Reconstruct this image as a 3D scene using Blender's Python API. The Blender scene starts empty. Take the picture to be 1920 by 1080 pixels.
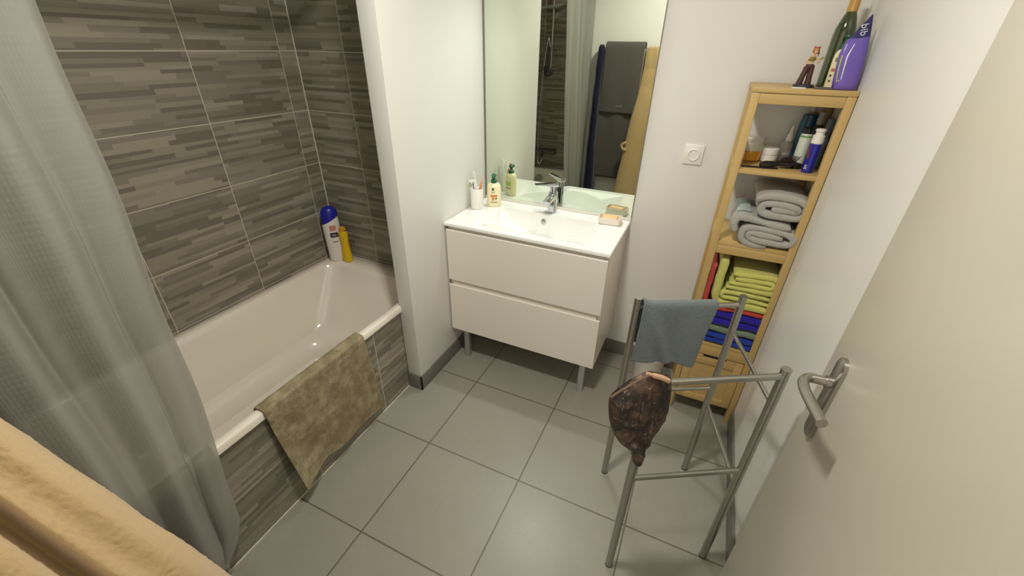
import bpy, bmesh, math, random
from mathutils import Vector, Matrix, noise
random.seed(7)
PI = math.pi
S = bpy.context.scene
COL = S.collection
# ------------------------------------------------------------------ room measures (metres)
XL, XA, X0, XR = -1.0244, -0.3157, -0.2344, 1.2664      # tiled wall, tub apron, partition face, right wall
YB, YE, YP, YF = 1.038, 0.6083, 0.2769, -1.10           # mirror wall, tub end wall, partition end, wall behind camera
ZC = 2.5
TW, TH, TZ = 0.4147, 0.2619, 0.5129
FT = 0.45
CT = 0.8408

# ------------------------------------------------------------------ materials
def lin(c):
    return tuple(((v/255)/12.92 if v/255 <= .04045 else ((v/255+.055)/1.055)**2.4) for v in c)
class NT:
    def __init__(s, name):
        s.m = bpy.data.materials.new(name); s.m.use_nodes = True
        s.t = s.m.node_tree; s.n = s.t.nodes; s.p = s.n['Principled BSDF']; s.out = s.n['Material Output']
    def new(s, typ, **kw):
        n = s.n.new(typ)
        for k, v in kw.items(): setattr(n, k, v)
        return n
    def link(s, a, b): s.t.links.new(a, b)
    def math(s, op, a, b=None, c=None):
        n = s.n.new('ShaderNodeMath'); n.operation = op
        for i, v in enumerate((a, b, c)):
            if v is None: continue
            if isinstance(v, (int, float)): n.inputs[i].default_value = v
            else: s.link(v, n.inputs[i])
        return n.outputs[0]
    def mix(s, f, a, b):
        n = s.n.new('ShaderNodeMix'); n.data_type = 'RGBA'
        for sock, v in ((n.inputs[0], f), (n.inputs[6], a), (n.inputs[7], b)):
            if isinstance(v, (int, float)): sock.default_value = v
            elif isinstance(v, tuple): sock.default_value = (*v, 1)
            else: s.link(v, sock)
        return n.outputs[2]
    def bump(s, h, strength=.3, dist=.002):
        n = s.n.new('ShaderNodeBump'); n.inputs['Strength'].default_value = strength; n.inputs['Distance'].default_value = dist
        s.link(h, n.inputs['Height']); s.link(n.outputs[0], s.p.inputs['Normal']); return n
    def obj(s):
        return s.new('ShaderNodeTexCoord').outputs['Object']
    def noise(s, vec, scale, detail=3, rough=.5):
        n = s.new('ShaderNodeTexNoise'); n.inputs['Scale'].default_value = scale
        n.inputs['Detail'].default_value = detail; n.inputs['Roughness'].default_value = rough
        s.link(vec, n.inputs['Vector']); return n.outputs['Fac']
def plain(name, c, rough=.5, metal=0, var=.04, vscale=8, bump=0, bscale=200, bdist=.001, spec=.5, coat=0):
    k = NT(name); b = lin(c)
    k.p.inputs['Roughness'].default_value = rough; k.p.inputs['Metallic'].default_value = metal
    k.p.inputs['Specular IOR Level'].default_value = spec
    if coat: k.p.inputs['Coat Weight'].default_value = coat; k.p.inputs['Coat Roughness'].default_value = .08
    o = k.obj(); f = k.noise(o, vscale)
    k.link(k.mix(f, tuple(max(0, v*(1-var)) for v in b), tuple(min(1, v*(1+var)) for v in b)), k.p.inputs['Base Color'])
    if bump: k.bump(k.noise(o, bscale, 4), bump, bdist)
    return k.m
def cloth(name, c, var=.25, scale=160, bump=.8, dist=.003, c2=None, big=6):
    k = NT(name); b = lin(c); k.p.inputs['Roughness'].default_value = .95
    k.p.inputs['Specular IOR Level'].default_value = .15
    k.p.inputs['Sheen Weight'].default_value = .25; k.p.inputs['Sheen Roughness'].default_value = .5
    o = k.obj(); f = k.noise(o, scale, 4, .65); g = k.noise(o, big, 2)
    a = k.math('ADD', k.math('MULTIPLY', f, .7), k.math('MULTIPLY', g, .3))
    d = tuple(v*(1-var) for v in b) if c2 is None else lin(c2)
    k.link(k.mix(a, d, tuple(min(1, v*(1+var)) for v in b)), k.p.inputs['Base Color'])
    k.bump(f, bump, dist); return k.m

def tile_mat(name, axis, u0):
    """wall tiles with thin staggered horizontal strips; joints every TW x TH"""
    k = NT(name); o = k.obj(); sx = k.new('ShaderNodeSeparateXYZ'); k.link(o, sx.inputs[0])
    u = sx.outputs['XYZ'.index(axis)]; v = sx.outputs[2]
    tu = k.math('DIVIDE', k.math('SUBTRACT', u, u0), TW); tv = k.math('DIVIDE', k.math('SUBTRACT', v, TZ), TH)
    iu = k.math('FLOOR', tu); iv = k.math('FLOOR', tv)
    def vor(w):
        n = k.new('ShaderNodeTexVoronoi', voronoi_dimensions='1D', feature='F1'); n.inputs['Scale'].default_value = 1
        n.inputs['Randomness'].default_value = .85
        k.link(w, n.inputs['W']); s = k.new('ShaderNodeSeparateColor'); k.link(n.outputs['Color'], s.inputs[0]); return s.outputs[0], s.outputs[1]
    r1, r2 = vor(k.math('ADD', k.math('MULTIPLY', v, 66), k.math('ADD', k.math('MULTIPLY', iu, 17.37), k.math('MULTIPLY', iv, 9.13))))
    c1, c2 = vor(k.math('ADD', k.math('MULTIPLY', u, 4.6), k.math('ADD', k.math('MULTIPLY', r1, 733.0), k.math('MULTIPLY', r2, 191.0))))
    ramp = k.new('ShaderNodeValToRGB'); ramp.color_ramp.interpolation = 'CONSTANT'
    el = ramp.color_ramp.elements
    pal = [(0, (108, 102, 89)), (.19, (132, 126, 111)), (.42, (144, 138, 122)), (.66, (122, 116, 102)), (.84, (156, 149, 133))]
    el[0].position = 0; el[0].color = (*lin(pal[0][1]), 1); el[1].position = pal[1][0]; el[1].color = (*lin(pal[1][1]), 1)
    for p, c in pal[2:]:
        e = el.new(p); e.color = (*lin(c), 1)
    k.link(c1, ramp.inputs[0])
    base = k.mix(k.math('MULTIPLY', k.noise(o, 30, 4), .35), ramp.outputs[0], lin((136, 130, 115)))
    def edge(t, size, w):
        f = k.math('MULTIPLY', k.math('FRACT', t), size)
        return k.math('LESS_THAN', k.math('MINIMUM', f, k.math('SUBTRACT', size, f)), w)
    g = k.math('MAXIMUM', edge(tu, TW, .0016), edge(tv, TH, .0016))
    k.link(k.mix(g, base, lin((200, 192, 172))), k.p.inputs['Base Color'])
    k.p.inputs['Roughness'].default_value = .42
    k.bump(k.math('ADD', k.math('MULTIPLY', c1, .6), k.math('MULTIPLY', g, -1.0)), .25, .0015)
    return k.m
def floor_mat():
    k = NT('floor_tiles'); o = k.obj(); sx = k.new('ShaderNodeSeparateXYZ'); k.link(o, sx.inputs[0])
    def edge(u):
        t = k.math('DIVIDE', u, FT); f = k.math('MULTIPLY', k.math('FRACT', t), FT)
        return k.math('LESS_THAN', k.math('MINIMUM', f, k.math('SUBTRACT', FT, f)), .0031)
    g = k.math('MAXIMUM', edge(sx.outputs[0]), edge(sx.outputs[1]))
    n = k.noise(o, 3.5, 5, .6); n2 = k.noise(o, 60, 4, .6)
    b = k.mix(n, lin((141, 137, 124)), lin((158, 154, 141)))
    b = k.mix(k.math('MULTIPLY', n2, .35), b, lin((130, 126, 113)))
    k.link(k.mix(g, b, lin((104, 95, 80))), k.p.inputs['Base Color'])
    k.link(k.math('ADD', .26, k.math('MULTIPLY', n2, .12)), k.p.inputs['Roughness'])
    k.bump(k.math('ADD', k.math('MULTIPLY', g, -1), k.math('MULTIPLY', n2, .12)), .3, .0012)
    return k.m
def wood_mat(name, axis, c1=(174, 142, 86), c2=(206, 176, 115)):
    k = NT(name); o = k.obj(); mp = k.new('ShaderNodeMapping'); k.link(o, mp.inputs[0])
    sc = [28, 28, 28]; sc['XYZ'.index(axis)] = 2.2; mp.inputs['Scale'].default_value = sc
    f = k.noise(mp.outputs[0], 1.6, 5, .6); f2 = k.noise(mp.outputs[0], 6, 2)
    a = k.math('ADD', k.math('MULTIPLY', f, .75), k.math('MULTIPLY', f2, .25))
    k.link(k.mix(a, lin(c1), lin(c2)), k.p.inputs['Base Color'])
    k.p.inputs['Roughness'].default_value = .45; k.bump(f, .08, .001); return k.m
def mat_pattern():
    k = NT('bath_mat_cotton'); o = k.obj(); k.p.inputs['Roughness'].default_value = .97; k.p.inputs['Specular IOR Level'].default_value = .1
    w = k.new('ShaderNodeTexNoise'); w.inputs['Scale'].default_value = 9; k.link(o, w.inputs['Vector'])
    va = k.new('ShaderNodeVectorMath', operation='MULTIPLY_ADD'); k.link(w.outputs['Color'], va.inputs[0]); va.inputs[1].default_value = (.02, .02, .02); k.link(o, va.inputs[2])
    sx = k.new('ShaderNodeSeparateXYZ'); k.link(va.outputs[0], sx.inputs[0])
    cb = k.new('ShaderNodeCombineXYZ'); k.link(sx.outputs[1], cb.inputs[0]); k.link(k.math('SUBTRACT', sx.outputs[2], sx.outputs[0]), cb.inputs[1])
    br = k.new('ShaderNodeTexBrick'); k.link(cb.outputs[0], br.inputs['Vector'])
    br.inputs['Scale'].default_value = 1; br.inputs['Brick Width'].default_value = .075; br.inputs['Row Height'].default_value = .05
    br.inputs['Mortar Size'].default_value = .0016; br.inputs['Mortar Smooth'].default_value = .5; br.inputs['Bias'].default_value = 0
    br.inputs['Color1'].default_value = (*lin((156, 143, 114)), 1); br.inputs['Color2'].default_value = (*lin((180, 168, 138)), 1); br.inputs['Mortar'].default_value = (*lin((186, 172, 138)), 1)
    n = k.noise(o, 17, 4, .65); r = k.new('ShaderNodeMapRange'); r.inputs[1].default_value = .42; r.inputs[2].default_value = .62; k.link(n, r.inputs[0])
    c = k.mix(k.math('MULTIPLY', k.math('SUBTRACT', 1.0, r.outputs[0]), .8), br.outputs['Color'], lin((126, 111, 84)))
    f = k.noise(o, 190, 4, .65); c = k.mix(k.math('MULTIPLY', f, .4), c, lin((150, 136, 107)))
    k.link(c, k.p.inputs['Base Color']); k.bump(k.math('ADD', f, k.math('MULTIPLY', br.outputs['Fac'], .6)), .8, .004); return k.m
def cap_pattern():
    k = NT('cap_print'); o = k.obj(); k.p.inputs['Roughness'].default_value = .6
    a = k.noise(o, 19, 5, .7); b = k.noise(o, 32, 5, .75); mp = k.new('ShaderNodeMapping'); k.link(o, mp.inputs[0]); mp.inputs['Scale'].default_value = (1, 1, .25); mp.inputs['Rotation'].default_value = (.3, .7, .4)
    s = k.noise(mp.outputs[0], 60, 4, .7)
    def mr(x, lo, hi):
        r = k.new('ShaderNodeMapRange'); r.inputs[1].default_value = lo; r.inputs[2].default_value = hi; k.link(x, r.inputs[0]); return r.outputs[0]
    c = k.mix(mr(a, .46, .62), lin((34, 25, 20)), lin((84, 60, 44)))
    c = k.mix(mr(b, .56, .74), c, lin((142, 120, 96)))
    c = k.mix(mr(s, .60, .7), c, lin((150, 132, 110)))
    g = k.noise(o, 14, 2); c = k.mix(mr(g, .66, .72), c, lin((92, 86, 36)))
    k.link(c, k.p.inputs['Base Color']); k.bump(a, .3, .004); return k.m
def curtain_mat():
    k = NT('curtain_film'); uv = k.new('ShaderNodeUVMap').outputs[0]; sx = k.new('ShaderNodeSeparateXYZ'); k.link(uv, sx.inputs[0])
    def cell(x, n):
        f = k.math('FRACT', k.math('MULTIPLY', x, n)); return k.math('SUBTRACT', 1.0, k.math('ABSOLUTE', k.math('SUBTRACT', k.math('MULTIPLY', f, 2), 1)))
    hgt = k.math('MULTIPLY', cell(sx.outputs[0], 75), cell(sx.outputs[1], 75))
    p = k.p; p.inputs['Base Color'].default_value = (*lin((180, 179, 170)), 1); p.inputs['Roughness'].default_value = .33
    bn = k.bump(k.math('ADD', hgt, k.math('MULTIPLY', k.noise(uv, 40, 3), .8)), .17, .0022)
    tr = k.new('ShaderNodeBsdfTranslucent'); tr.inputs[0].default_value = (*lin((205, 204, 195)), 1)
    tp = k.new('ShaderNodeBsdfTransparent'); tp.inputs[0].default_value = (.93, .93, .92, 1)
    m1 = k.new('ShaderNodeMixShader'); m1.inputs[0].default_value = .4; k.link(p.outputs[0], m1.inputs[1]); k.link(tr.outputs[0], m1.inputs[2])
    m2 = k.new('ShaderNodeMixShader'); m2.inputs[0].default_value = .13; k.link(m1.outputs[0], m2.inputs[1]); k.link(tp.outputs[0], m2.inputs[2])
    k.link(m2.outputs[0], k.out.inputs[0]); return k.m
def glass_mat(name, c, rough=.04, trans=.9):
    k = NT(name); k.p.inputs['Base Color'].default_value = (*lin(c), 1); k.p.inputs['Roughness'].default_value = rough
    k.p.inputs['Transmission Weight'].default_value = trans; k.p.inputs['IOR'].default_value = 1.45; return k.m
def emit_mat(name, c, s):
    k = NT(name); k.p.inputs['Base Color'].default_value = (.8, .8, .8, 1); k.p.inputs['Emission Color'].default_value = (*c, 1)
    k.p.inputs['Emission Strength'].default_value = s; return k.m

WHITEWALL = plain('white_wall_paint', (226, 224, 217), .38, var=.015, bump=.05, bscale=60)
CEIL = plain('ceiling_paint', (226, 222, 213), .8)
DOORP = plain('cream_door_paint', (191, 186, 170), .3, var=.015, bump=.03, bscale=40)
TILE_Y = tile_mat('strip_tiles_side', 'Y', .1038)
TILE_X = tile_mat('strip_tiles_end', 'X', -.725)
TILE_A = tile_mat('strip_tiles_apron', 'Y', .0828)
FLOOR = floor_mat()
BASEB = plain('skirting_tile', (112, 108, 99), .42, var=.06, vscale=20)
ENAMEL = plain('tub_enamel', (236, 228, 214), .16, var=.01, coat=.6)
CERAM = plain('basin_ceramic', (238, 238, 232), .12, var=.005, coat=.7)
LACQ = plain('white_lacquer', (232, 226, 213), .3, var=.01)
GAPM = plain('drawer_grip_channel', (222, 214, 198), .4)
CHROME = plain('chrome', (205, 208, 212), .12, 1, var=.02)
BRUSH = plain('brushed_steel', (178, 174, 166), .34, 1, var=.06, vscale=60)
STEEL = plain('satin_grey_steel', (172, 169, 161), .34, 1, var=.05, vscale=40)
ALU = plain('aluminium_leg', (190, 190, 188), .4, .7)
WHITEPL = plain('white_plastic', (234, 231, 222), .35, var=.01)
DARK = plain('dark_hole', (22, 20, 18), .7)
BAMB_Z = wood_mat('bamboo_upright', 'Z')
BAMB_X = wood_mat('bamboo_crosswise', 'X')
BAMB_Y = wood_mat('bamboo_depthwise', 'Y')
MIRROR = plain('mirror_silver', (226, 233, 220), .01, 1, var=0)
CURT = curtain_mat()

# ------------------------------------------------------------------ object helpers
def wmat(o):
    m = o.matrix_basis.copy()
    while o.parent:
        o = o.parent; m = o.matrix_basis @ m
    return m
def tags(o, label=None, cat=None, group=None, kind=None):
    if label: o['label'] = label
    if cat: o['category'] = cat
    if group: o['group'] = group
    if kind: o['kind'] = kind
    return o
def thing(name, label, cat, loc, group=None):
    o = bpy.data.objects.new(name, None); o.empty_display_size = .05; COL.objects.link(o); o.location = loc
    return tags(o, label, cat, group)
def obj(name, bm, mat, parent=None, origin=None, angle=35, label=None, cat=None, group=None, kind=None, norm=True):
    me = bpy.data.meshes.new(name)
    if norm: bmesh.ops.recalc_face_normals(bm, faces=bm.faces[:])
    bm.to_mesh(me); bm.free()
    for m in (mat if isinstance(mat, (list, tuple)) else [mat]): me.materials.append(m)
    o = bpy.data.objects.new(name, me); COL.objects.link(o)
    if parent:
        o.parent = parent; me.transform(wmat(parent).inverted())
    elif origin is not None:
        o.location = origin; me.transform(Matrix.Translation(-Vector(origin)))
    me.polygons.foreach_set('use_smooth', [True]*len(me.polygons)); me.set_sharp_from_angle(angle=math.radians(angle))
    return tags(o, label, cat, group, kind)
def struct(name, bm, mat, label=None, parent=None, angle=35):
    return obj(name, bm, mat, parent, angle=angle, kind='structure', label=label)
def box(bm, x0, x1, y0, y1, z0, z1, bev=0, seg=2, M=None):
    vs = [bm.verts.new((x, y, z)) for x in (x0, x1) for y in (y0, y1) for z in (z0, z1)]
    fs = [bm.faces.new([vs[i] for i in f]) for f in ((0, 1, 3, 2), (4, 6, 7, 5), (0, 4, 5, 1), (2, 3, 7, 6), (0, 2, 6, 4), (1, 5, 7, 3))]
    if bev:
        es = list({e for f in fs for e in f.edges})
        r = bmesh.ops.bevel(bm, geom=es, offset=bev, segments=seg, affect='EDGES', profile=.5)
        vs = list({v for f in r['faces'] for v in f.verts} | {v for v in vs if v.is_valid})
    if M is not None: bmesh.ops.transform(bm, matrix=M, verts=[v for v in vs if v.is_valid])
    return vs
def B(*a, **k):
    bm = bmesh.new(); box(bm, *a, **k); return bm
def loft(bm, rings, cap0=True, cap1=True, closed=True):
    R = [[bm.verts.new(p) for p in r] for r in rings]; n = len(R[0])
    for a, b in zip(R, R[1:]):
        for i in range(n if closed else n-1):
            j = (i+1) % n; bm.faces.new((a[i], a[j], b[j], b[i]))
    if cap0 and closed: bm.faces.new(R[0][::-1])
    if cap1 and closed: bm.faces.new(R[-1])
    return R
def frame(d):
    d = d.normalized(); a = Vector((0, 0, 1)) if abs(d.z) < .9 else Vector((1, 0, 0)); u = d.cross(a).normalized(); return u, d.cross(u).normalized()
def tube(bm, pts, r, seg=16, caps=True):
    pts = [Vector(p) for p in pts]; rs = r if isinstance(r, (list, tuple)) else [r]*len(pts); rings = []
    u = None
    for i, p in enumerate(pts):
        d = ((pts[min(i+1, len(pts)-1)] - p).normalized() + (p - pts[max(i-1, 0)]).normalized())
        d.normalize()
        if u is None: u, v = frame(d)
        else:
            u = (u - d*u.dot(d)).normalized(); v = d.cross(u)
        rings.append([p + (u*math.cos(2*PI*k/seg) + v*math.sin(2*PI*k/seg))*rs[i] for k in range(seg)])
    loft(bm, rings, caps, caps)
def T(pts, r, seg=16):
    bm = bmesh.new(); tube(bm, pts, r, seg); return bm
def lathe(bm, prof, c, seg=32, sx=1, sy=1, M=None, rot=0):
    rings = []
    for r, z in prof:
        ring = []
        for k in range(seg):
            a = 2*PI*k/seg; x, y = r*sx*math.cos(a), r*sy*math.sin(a)
            p = Vector((x*math.cos(rot)-y*math.sin(rot), x*math.sin(rot)+y*math.cos(rot), z))
            if M: p = M @ p
            ring.append(p + Vector(c))
        rings.append(ring)
    loft(bm, rings)
def L(prof, c, seg=32, **k):
    bm = bmesh.new(); lathe(bm, prof, c, seg, **k); return bm
def catmull(P, n=8):
    out = []
    for i in range(len(P)-1):
        p0, p1, p2, p3 = (Vector(P[max(i-1, 0)]), Vector(P[i]), Vector(P[i+1]), Vector(P[min(i+2, len(P)-1)]))
        for k in range(n):
            t = k/n; out.append(.5*((2*p1)+(p2-p0)*t+(2*p0-5*p1+4*p2-p3)*t*t+(3*p1-p0-3*p2+p3)*t**3))
    out.append(Vector(P[-1])); return out
def noisy(bm, amp, sc, seed=0, verts=None):
    bm.normal_update()
    for v in (verts or bm.verts):
        v.co += v.normal*amp*noise.noise(v.co*sc + Vector((seed, seed*1.7, 0)))
def strip(bm, path, thick, ext, d0, d1, nd=24, wob=.004, seed=0, taper=True):
    """a thick folded cloth strip: 2D path swept along ext ('Y'); round nose at both ends"""
    P = [Vector((p[0], p[1])) for p in path]; n = len(P); Ls, Rs = [], []
    for i, p in enumerate(P):
        d = (P[min(i+1, n-1)] - P[max(i-1, 0)]).normalized(); q = Vector((-d.y, d.x)); e = min(i, n-1-i)
        h = thick/2*(.55 if e == 0 else .9 if e == 1 else 1); Ls.append((p, q*h)); Rs.append((p, -q*h))
    loop = Ls + Rs[::-1]; rings = []; m = len(loop)
    for j in range(nd+1):
        t = j/nd; e = min(j, nd-j); k = (.45, .8, .95)[e] if taper and e < 3 else 1
        y = d0 + (d1-d0)*(t if not taper else (t if 2 < j < nd-2 else (0, .012, .045)[j] if j < 3 else 1-(0, .012, .045)[nd-j]))
        ring = []
        for p, o in loop:
            w = Vector((noise.noise(Vector((p.x*9+seed, p.y*9, y*9))), noise.noise(Vector((p.x*9, p.y*9+seed+5, y*9)))))*wob
            yy = y + noise.noise(Vector((p.x*14, p.y*14, seed+j*.0)))*.006*(1 if j < nd/2 else -1)
            q = p + o*k + w; ring.append(Vector((q.x, yy, q.y)))
        rings.append(ring)
    R = loft(bm, rings, False, False); h = m//2
    for r in (R[0], R[-1]):
        for i in range(h-1):
            bm.faces.new((r[i], r[i+1], r[m-2-i], r[m-1-i]))
def flat_spiral(cx, cz, w, h, turns, layer, start=-PI/2, n=22, sgn=1, p=.55):
    out = []; N = int(turns*n)
    for i in range(N+1):
        t = 2*PI*turns*i/N; k = layer*t/(2*PI); a = start + sgn*t; c, s = math.cos(a), math.sin(a)
        out.append((cx + max(w/2-k, .004)*math.copysign(abs(c)**p, c), cz + max(h/2-k, .004)*math.copysign(abs(s)**p, s)))
    return out
def text_mesh(body, size, M, depth=.0004, extra=None):
    cu = bpy.data.curves.new('txt', 'FONT'); cu.body = body; cu.size = size; cu.extrude = depth; cu.align_x = 'CENTER'; cu.align_y = 'CENTER'
    o = bpy.data.objects.new('txt', cu); COL.objects.link(o)
    dg = bpy.context.evaluated_depsgraph_get(); dg.update(); me = bpy.data.meshes.new_from_object(o.evaluated_get(dg))
    bm = bmesh.new(); bm.from_mesh(me); bmesh.ops.transform(bm, matrix=M, verts=bm.verts[:])
    bpy.data.objects.remove(o); bpy.data.curves.remove(cu); bpy.data.meshes.remove(me); return bm
def facing(p, right, up):
    r = Vector(right).normalized(); u = Vector(up); u = (u - r*u.dot(r)).normalized(); n = r.cross(u)
    return Matrix(((r.x, u.x, n.x, p[0]), (r.y, u.y, n.y, p[1]), (r.z, u.z, n.z, p[2]), (0, 0, 0, 1)))
def skin(verts, edges, radii, root=0, lv=2):
    me = bpy.data.meshes.new('sk'); me.from_pydata([Vector(v) for v in verts], edges, []); o = bpy.data.objects.new('sk', me); COL.objects.link(o)
    m = o.modifiers.new('s', 'SKIN'); m.use_smooth_shade = True
    sv = me.skin_vertices
    if not sv:
        b = bmesh.new(); b.from_mesh(me); b.verts.layers.skin.verify(); b.to_mesh(me); b.free(); sv = me.skin_vertices
    for i, r in enumerate(radii): sv[0].data[i].radius = (r, r); sv[0].data[i].use_root = (i == root)
    s = o.modifiers.new('d', 'SUBSURF'); s.levels = lv; s.render_levels = lv
    dg = bpy.context.evaluated_depsgraph_get(); dg.update(); r = bpy.data.meshes.new_from_object(o.evaluated_get(dg))
    bm = bmesh.new(); bm.from_mesh(r); bpy.data.objects.remove(o); bpy.data.meshes.remove(me); bpy.data.meshes.remove(r); return bm

# ================================================================== THE SETTING
struct('floor', B(XL-.1, XR+.1, YF-.9, YB+.1, -.08, 0), FLOOR)
struct('ceiling', B(XL-.1, XR+.1, YF-.1, YB+.1, ZC, ZC+.08), CEIL)
struct('wall_back', B(X0-.0, XR+.1, YB, YB+.1, 0, ZC), WHITEWALL)
struct('wall_left', B(XL-.1, XL, YF-.1, YE+.1, 0, ZC), TILE_Y)
struct('wall_alcove', B(XL, XA+.001, YE, YE+.1, 0, ZC), TILE_X)
struct('wall_right', B(XR, XR+.1, YF-.1, YB, 0, ZC), WHITEWALL)
struct('wall_partition', B(XA+.001, X0, YP, YB+.1, 0, ZC, bev=.002), WHITEWALL)
struct('wall_foot', B(XL, XA, YF-.1, YF, 0, ZC), TILE_X)
DX0 = .47
bm = bmesh.new(); box(bm, XA, DX0, YF-.1, YF, 0, ZC); box(bm, DX0, XR, YF-.1, YF, 2.06, ZC); box(bm, 1.245, XR, YF-.1, YF, 0, 2.06)
struct('wall_front', bm, WHITEWALL)
struct('wall_apron', B(XA-.020, XA, YF, YP, 0, .4728), TILE_A)
bb = .09
struct('baseboard_back', B(X0+.008, XR-.008, YB-.008, YB, 0, bb, bev=.001), BASEB)
struct('baseboard_right', B(XR-.009, XR, YF, YB-.0085, 0, bb, bev=.001), BASEB)
bm = bmesh.new(); box(bm, X0, X0+.0075, YP-.008, YB-.0085, 0, bb, bev=.001); box(bm, XA+.002, X0+.0075, YP-.008, YP, 0, bb, bev=.001)
struct('baseboard_partition', bm, BASEB)
CAULK = plain('white_sealant', (216, 210, 196), .4)
bm = bmesh.new(); box(bm, XA, XA+.004, YF, YP-.008, 0, .004)
struct('trim_1', bm, CAULK)
bm = bmesh.new(); box(bm, XL, XL+.0035, YE-.0035, YE, .51, ZC)
struct('trim_2', bm, CAULK)

# open door, folded back against the right-hand wall
DXF, DY1, DY0 = 1.195, -.15, -1.08
door = struct('door_1', B(DXF, DXF+.04, DY0, DY1, .008, 2.045, bev=.002), DOORP, 'cream painted door standing open against the right wall')
hy = -.226
bm = bmesh.new(); rings = []
for dx, g in ((0, 1), (-.007, 1), (-.0095, .82)):
    ring = []
    for k in range(40):
        a = 2*PI*k/40; c, s = math.cos(a), math.sin(a); r = .0205*g
        ring.append((DXF+dx, hy + r*c, (1.078 if s >= 0 else .918) + r*s + (0)))
    rings.append(ring)
loft(bm, rings); hd = obj('door_handle', bm, STEEL, door, label='brushed steel backplate and lever')
lev = catmull([(DXF-.008, hy, 1.040), (DXF-.03, hy, 1.040), (DXF-.046, hy-.004, 1.041), (DXF-.058, hy-.022, 1.042), (DXF-.059, hy-.05, 1.043), (DXF-.053, hy-.09, 1.044), (DXF-.045, hy-.135, 1.045)], 8)
obj('lever', T(lev, .0095, 20), BRUSH, hd)
obj('rosette', T([(DXF-.008, hy, 1.040), (DXF-.018, hy, 1.040)], .012, 20), STEEL, hd)
obj('lock_escutcheon', T([(DXF-.0095, hy, .965), (DXF-.011, hy, .965)], .005, 14), DARK, hd)

# ================================================================== BATHTUB
RZ = .507
tub = thing('bathtub', 'white enamel bathtub set behind a strip-tiled apron', 'bathtub', (-.66, -.25, 0))
def rrect(cx, cy, hx, hy_, z, rad, n=10, slope=None):
    out = []
    for qx, qy, a0 in ((1, 1, 0), (-1, 1, PI/2), (-1, -1, PI), (1, -1, 3*PI/2)):
        for k in range(n+1):
            a = a0 + PI/2*k/n; out.append(Vector((cx + qx*(hx-rad) + rad*math.cos(a), cy + qy*(hy_-rad) + rad*math.sin(a), z)))
    return out
xo0, xo1, yo0, yo1 = XL+.001, -.3045, YF+.001, YE-.001
ocx, ocy, ohx, ohy = (xo0+xo1)/2, (yo0+yo1)/2, (xo1-xo0)/2, (yo1-yo0)/2
ix0, ix1, iy0, iy1 = XL+.058, -.3415, YF+.11, YE-.12
icx, icy, ihx, ihy = (ix0+ix1)/2, (iy0+iy1)/2, (ix1-ix0)/2, (iy1-iy0)/2
rings = [rrect(ocx, ocy, ohx-.004, ohy-.004, RZ-.034, .012), rrect(ocx, ocy, ohx, ohy, RZ-.031, .014), rrect(ocx, ocy, ohx, ohy, RZ-.006, .014), rrect(ocx, ocy, ohx-.005, ohy-.005, RZ, .013),
         rrect(icx, icy, ihx+.006, ihy+.006, RZ, .085), rrect(icx, icy, ihx, ihy, RZ-.005, .085), rrect(icx, icy, ihx-.006, ihy-.008, RZ-.03, .085)]
for t in (.15, .3, .45, .6, .75, .88):
    rings.append(rrect(icx, icy-.02*t, ihx-.006-.075*t, ihy-.008-.20*t, RZ-.03-.30*t, .085+.03*t))
for k in range(1, 7):
    a = PI/2*k/6; rings.append(rrect(icx, icy-.02, ihx-.07-.07*math.sin(a)*.9-.004, ihy-.19-.09*math.sin(a), RZ-.03-.265-.09*(1-math.cos(a))-.012*k/6, .115))
bm = bmesh.new(); loft(bm, rings, False, True); obj('tub_body', bm, ENAMEL, tub, angle=50)
bm = bmesh.new(); lathe(bm, [(.03, 0), (.03, .004), (.022, .006)], (icx, YF+.42, .1175), 24); obj('drain', bm, CHROME, tub, label='chrome drain')
of = Matrix.Rotation(math.radians(72), 4, 'X')
obj('overflow_cap', L([(.042, 0), (.042, .012), (.036, .018)], (icx, YF+.168, .42), 28, M=Matrix.Rotation(math.radians(-62), 4, 'X')), CHROME, tub, label='round chrome overflow cap')

# bottles on the corner of the tub
def bottle(name, label, cat, c, prof, mat, sx=1, sy=1, rot=0, seg=32):
    t = thing(name, label, cat, c); obj('body', L(prof, c, seg, sx=sx, sy=sy, rot=rot), mat, t); return t
SHW = plain('shampoo_white', (226, 222, 212), .3)
c = (-.944, .527, RZ); rot = math.radians(50)
t = bottle('shampoo_bottle', 'tall white shampoo bottle with dark blue slanted cap on the tub corner', 'shampoo bottle', c,
           [(.036, 0), (.041, .004), (.043, .02), (.046, .12), (.047, .2), (.0455, .235), (.0435, .255), (.038, .284)], SHW, .97, .74, rot)
bm = bmesh.new(); rings = []
for r, z, sl in ((.0464, .246, .52), (.0466, .25, .52), (.0452, .283, .25), (.040, .300, .1), (.030, .314, .05), (.012, .321, 0)):
    ring = []
    for k in range(32):
        a = 2*PI*k/32; x, y = r*.97*math.cos(a), r*.74*math.sin(a)
        ring.append((c[0]+x*math.cos(rot)-y*math.sin(rot), c[1]+x*math.sin(rot)+y*math.cos(rot), c[2] + z + sl*x))
    rings.append(ring)
loft(bm, rings); obj('cap', bm, plain('cap_royal_blue', (24, 30, 150), .35), t, label='dark blue cap')
rgt = Vector((math.cos(rot), math.sin(rot), 0)); nrm = Vector((math.sin(rot), -math.cos(rot), 0))
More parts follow.
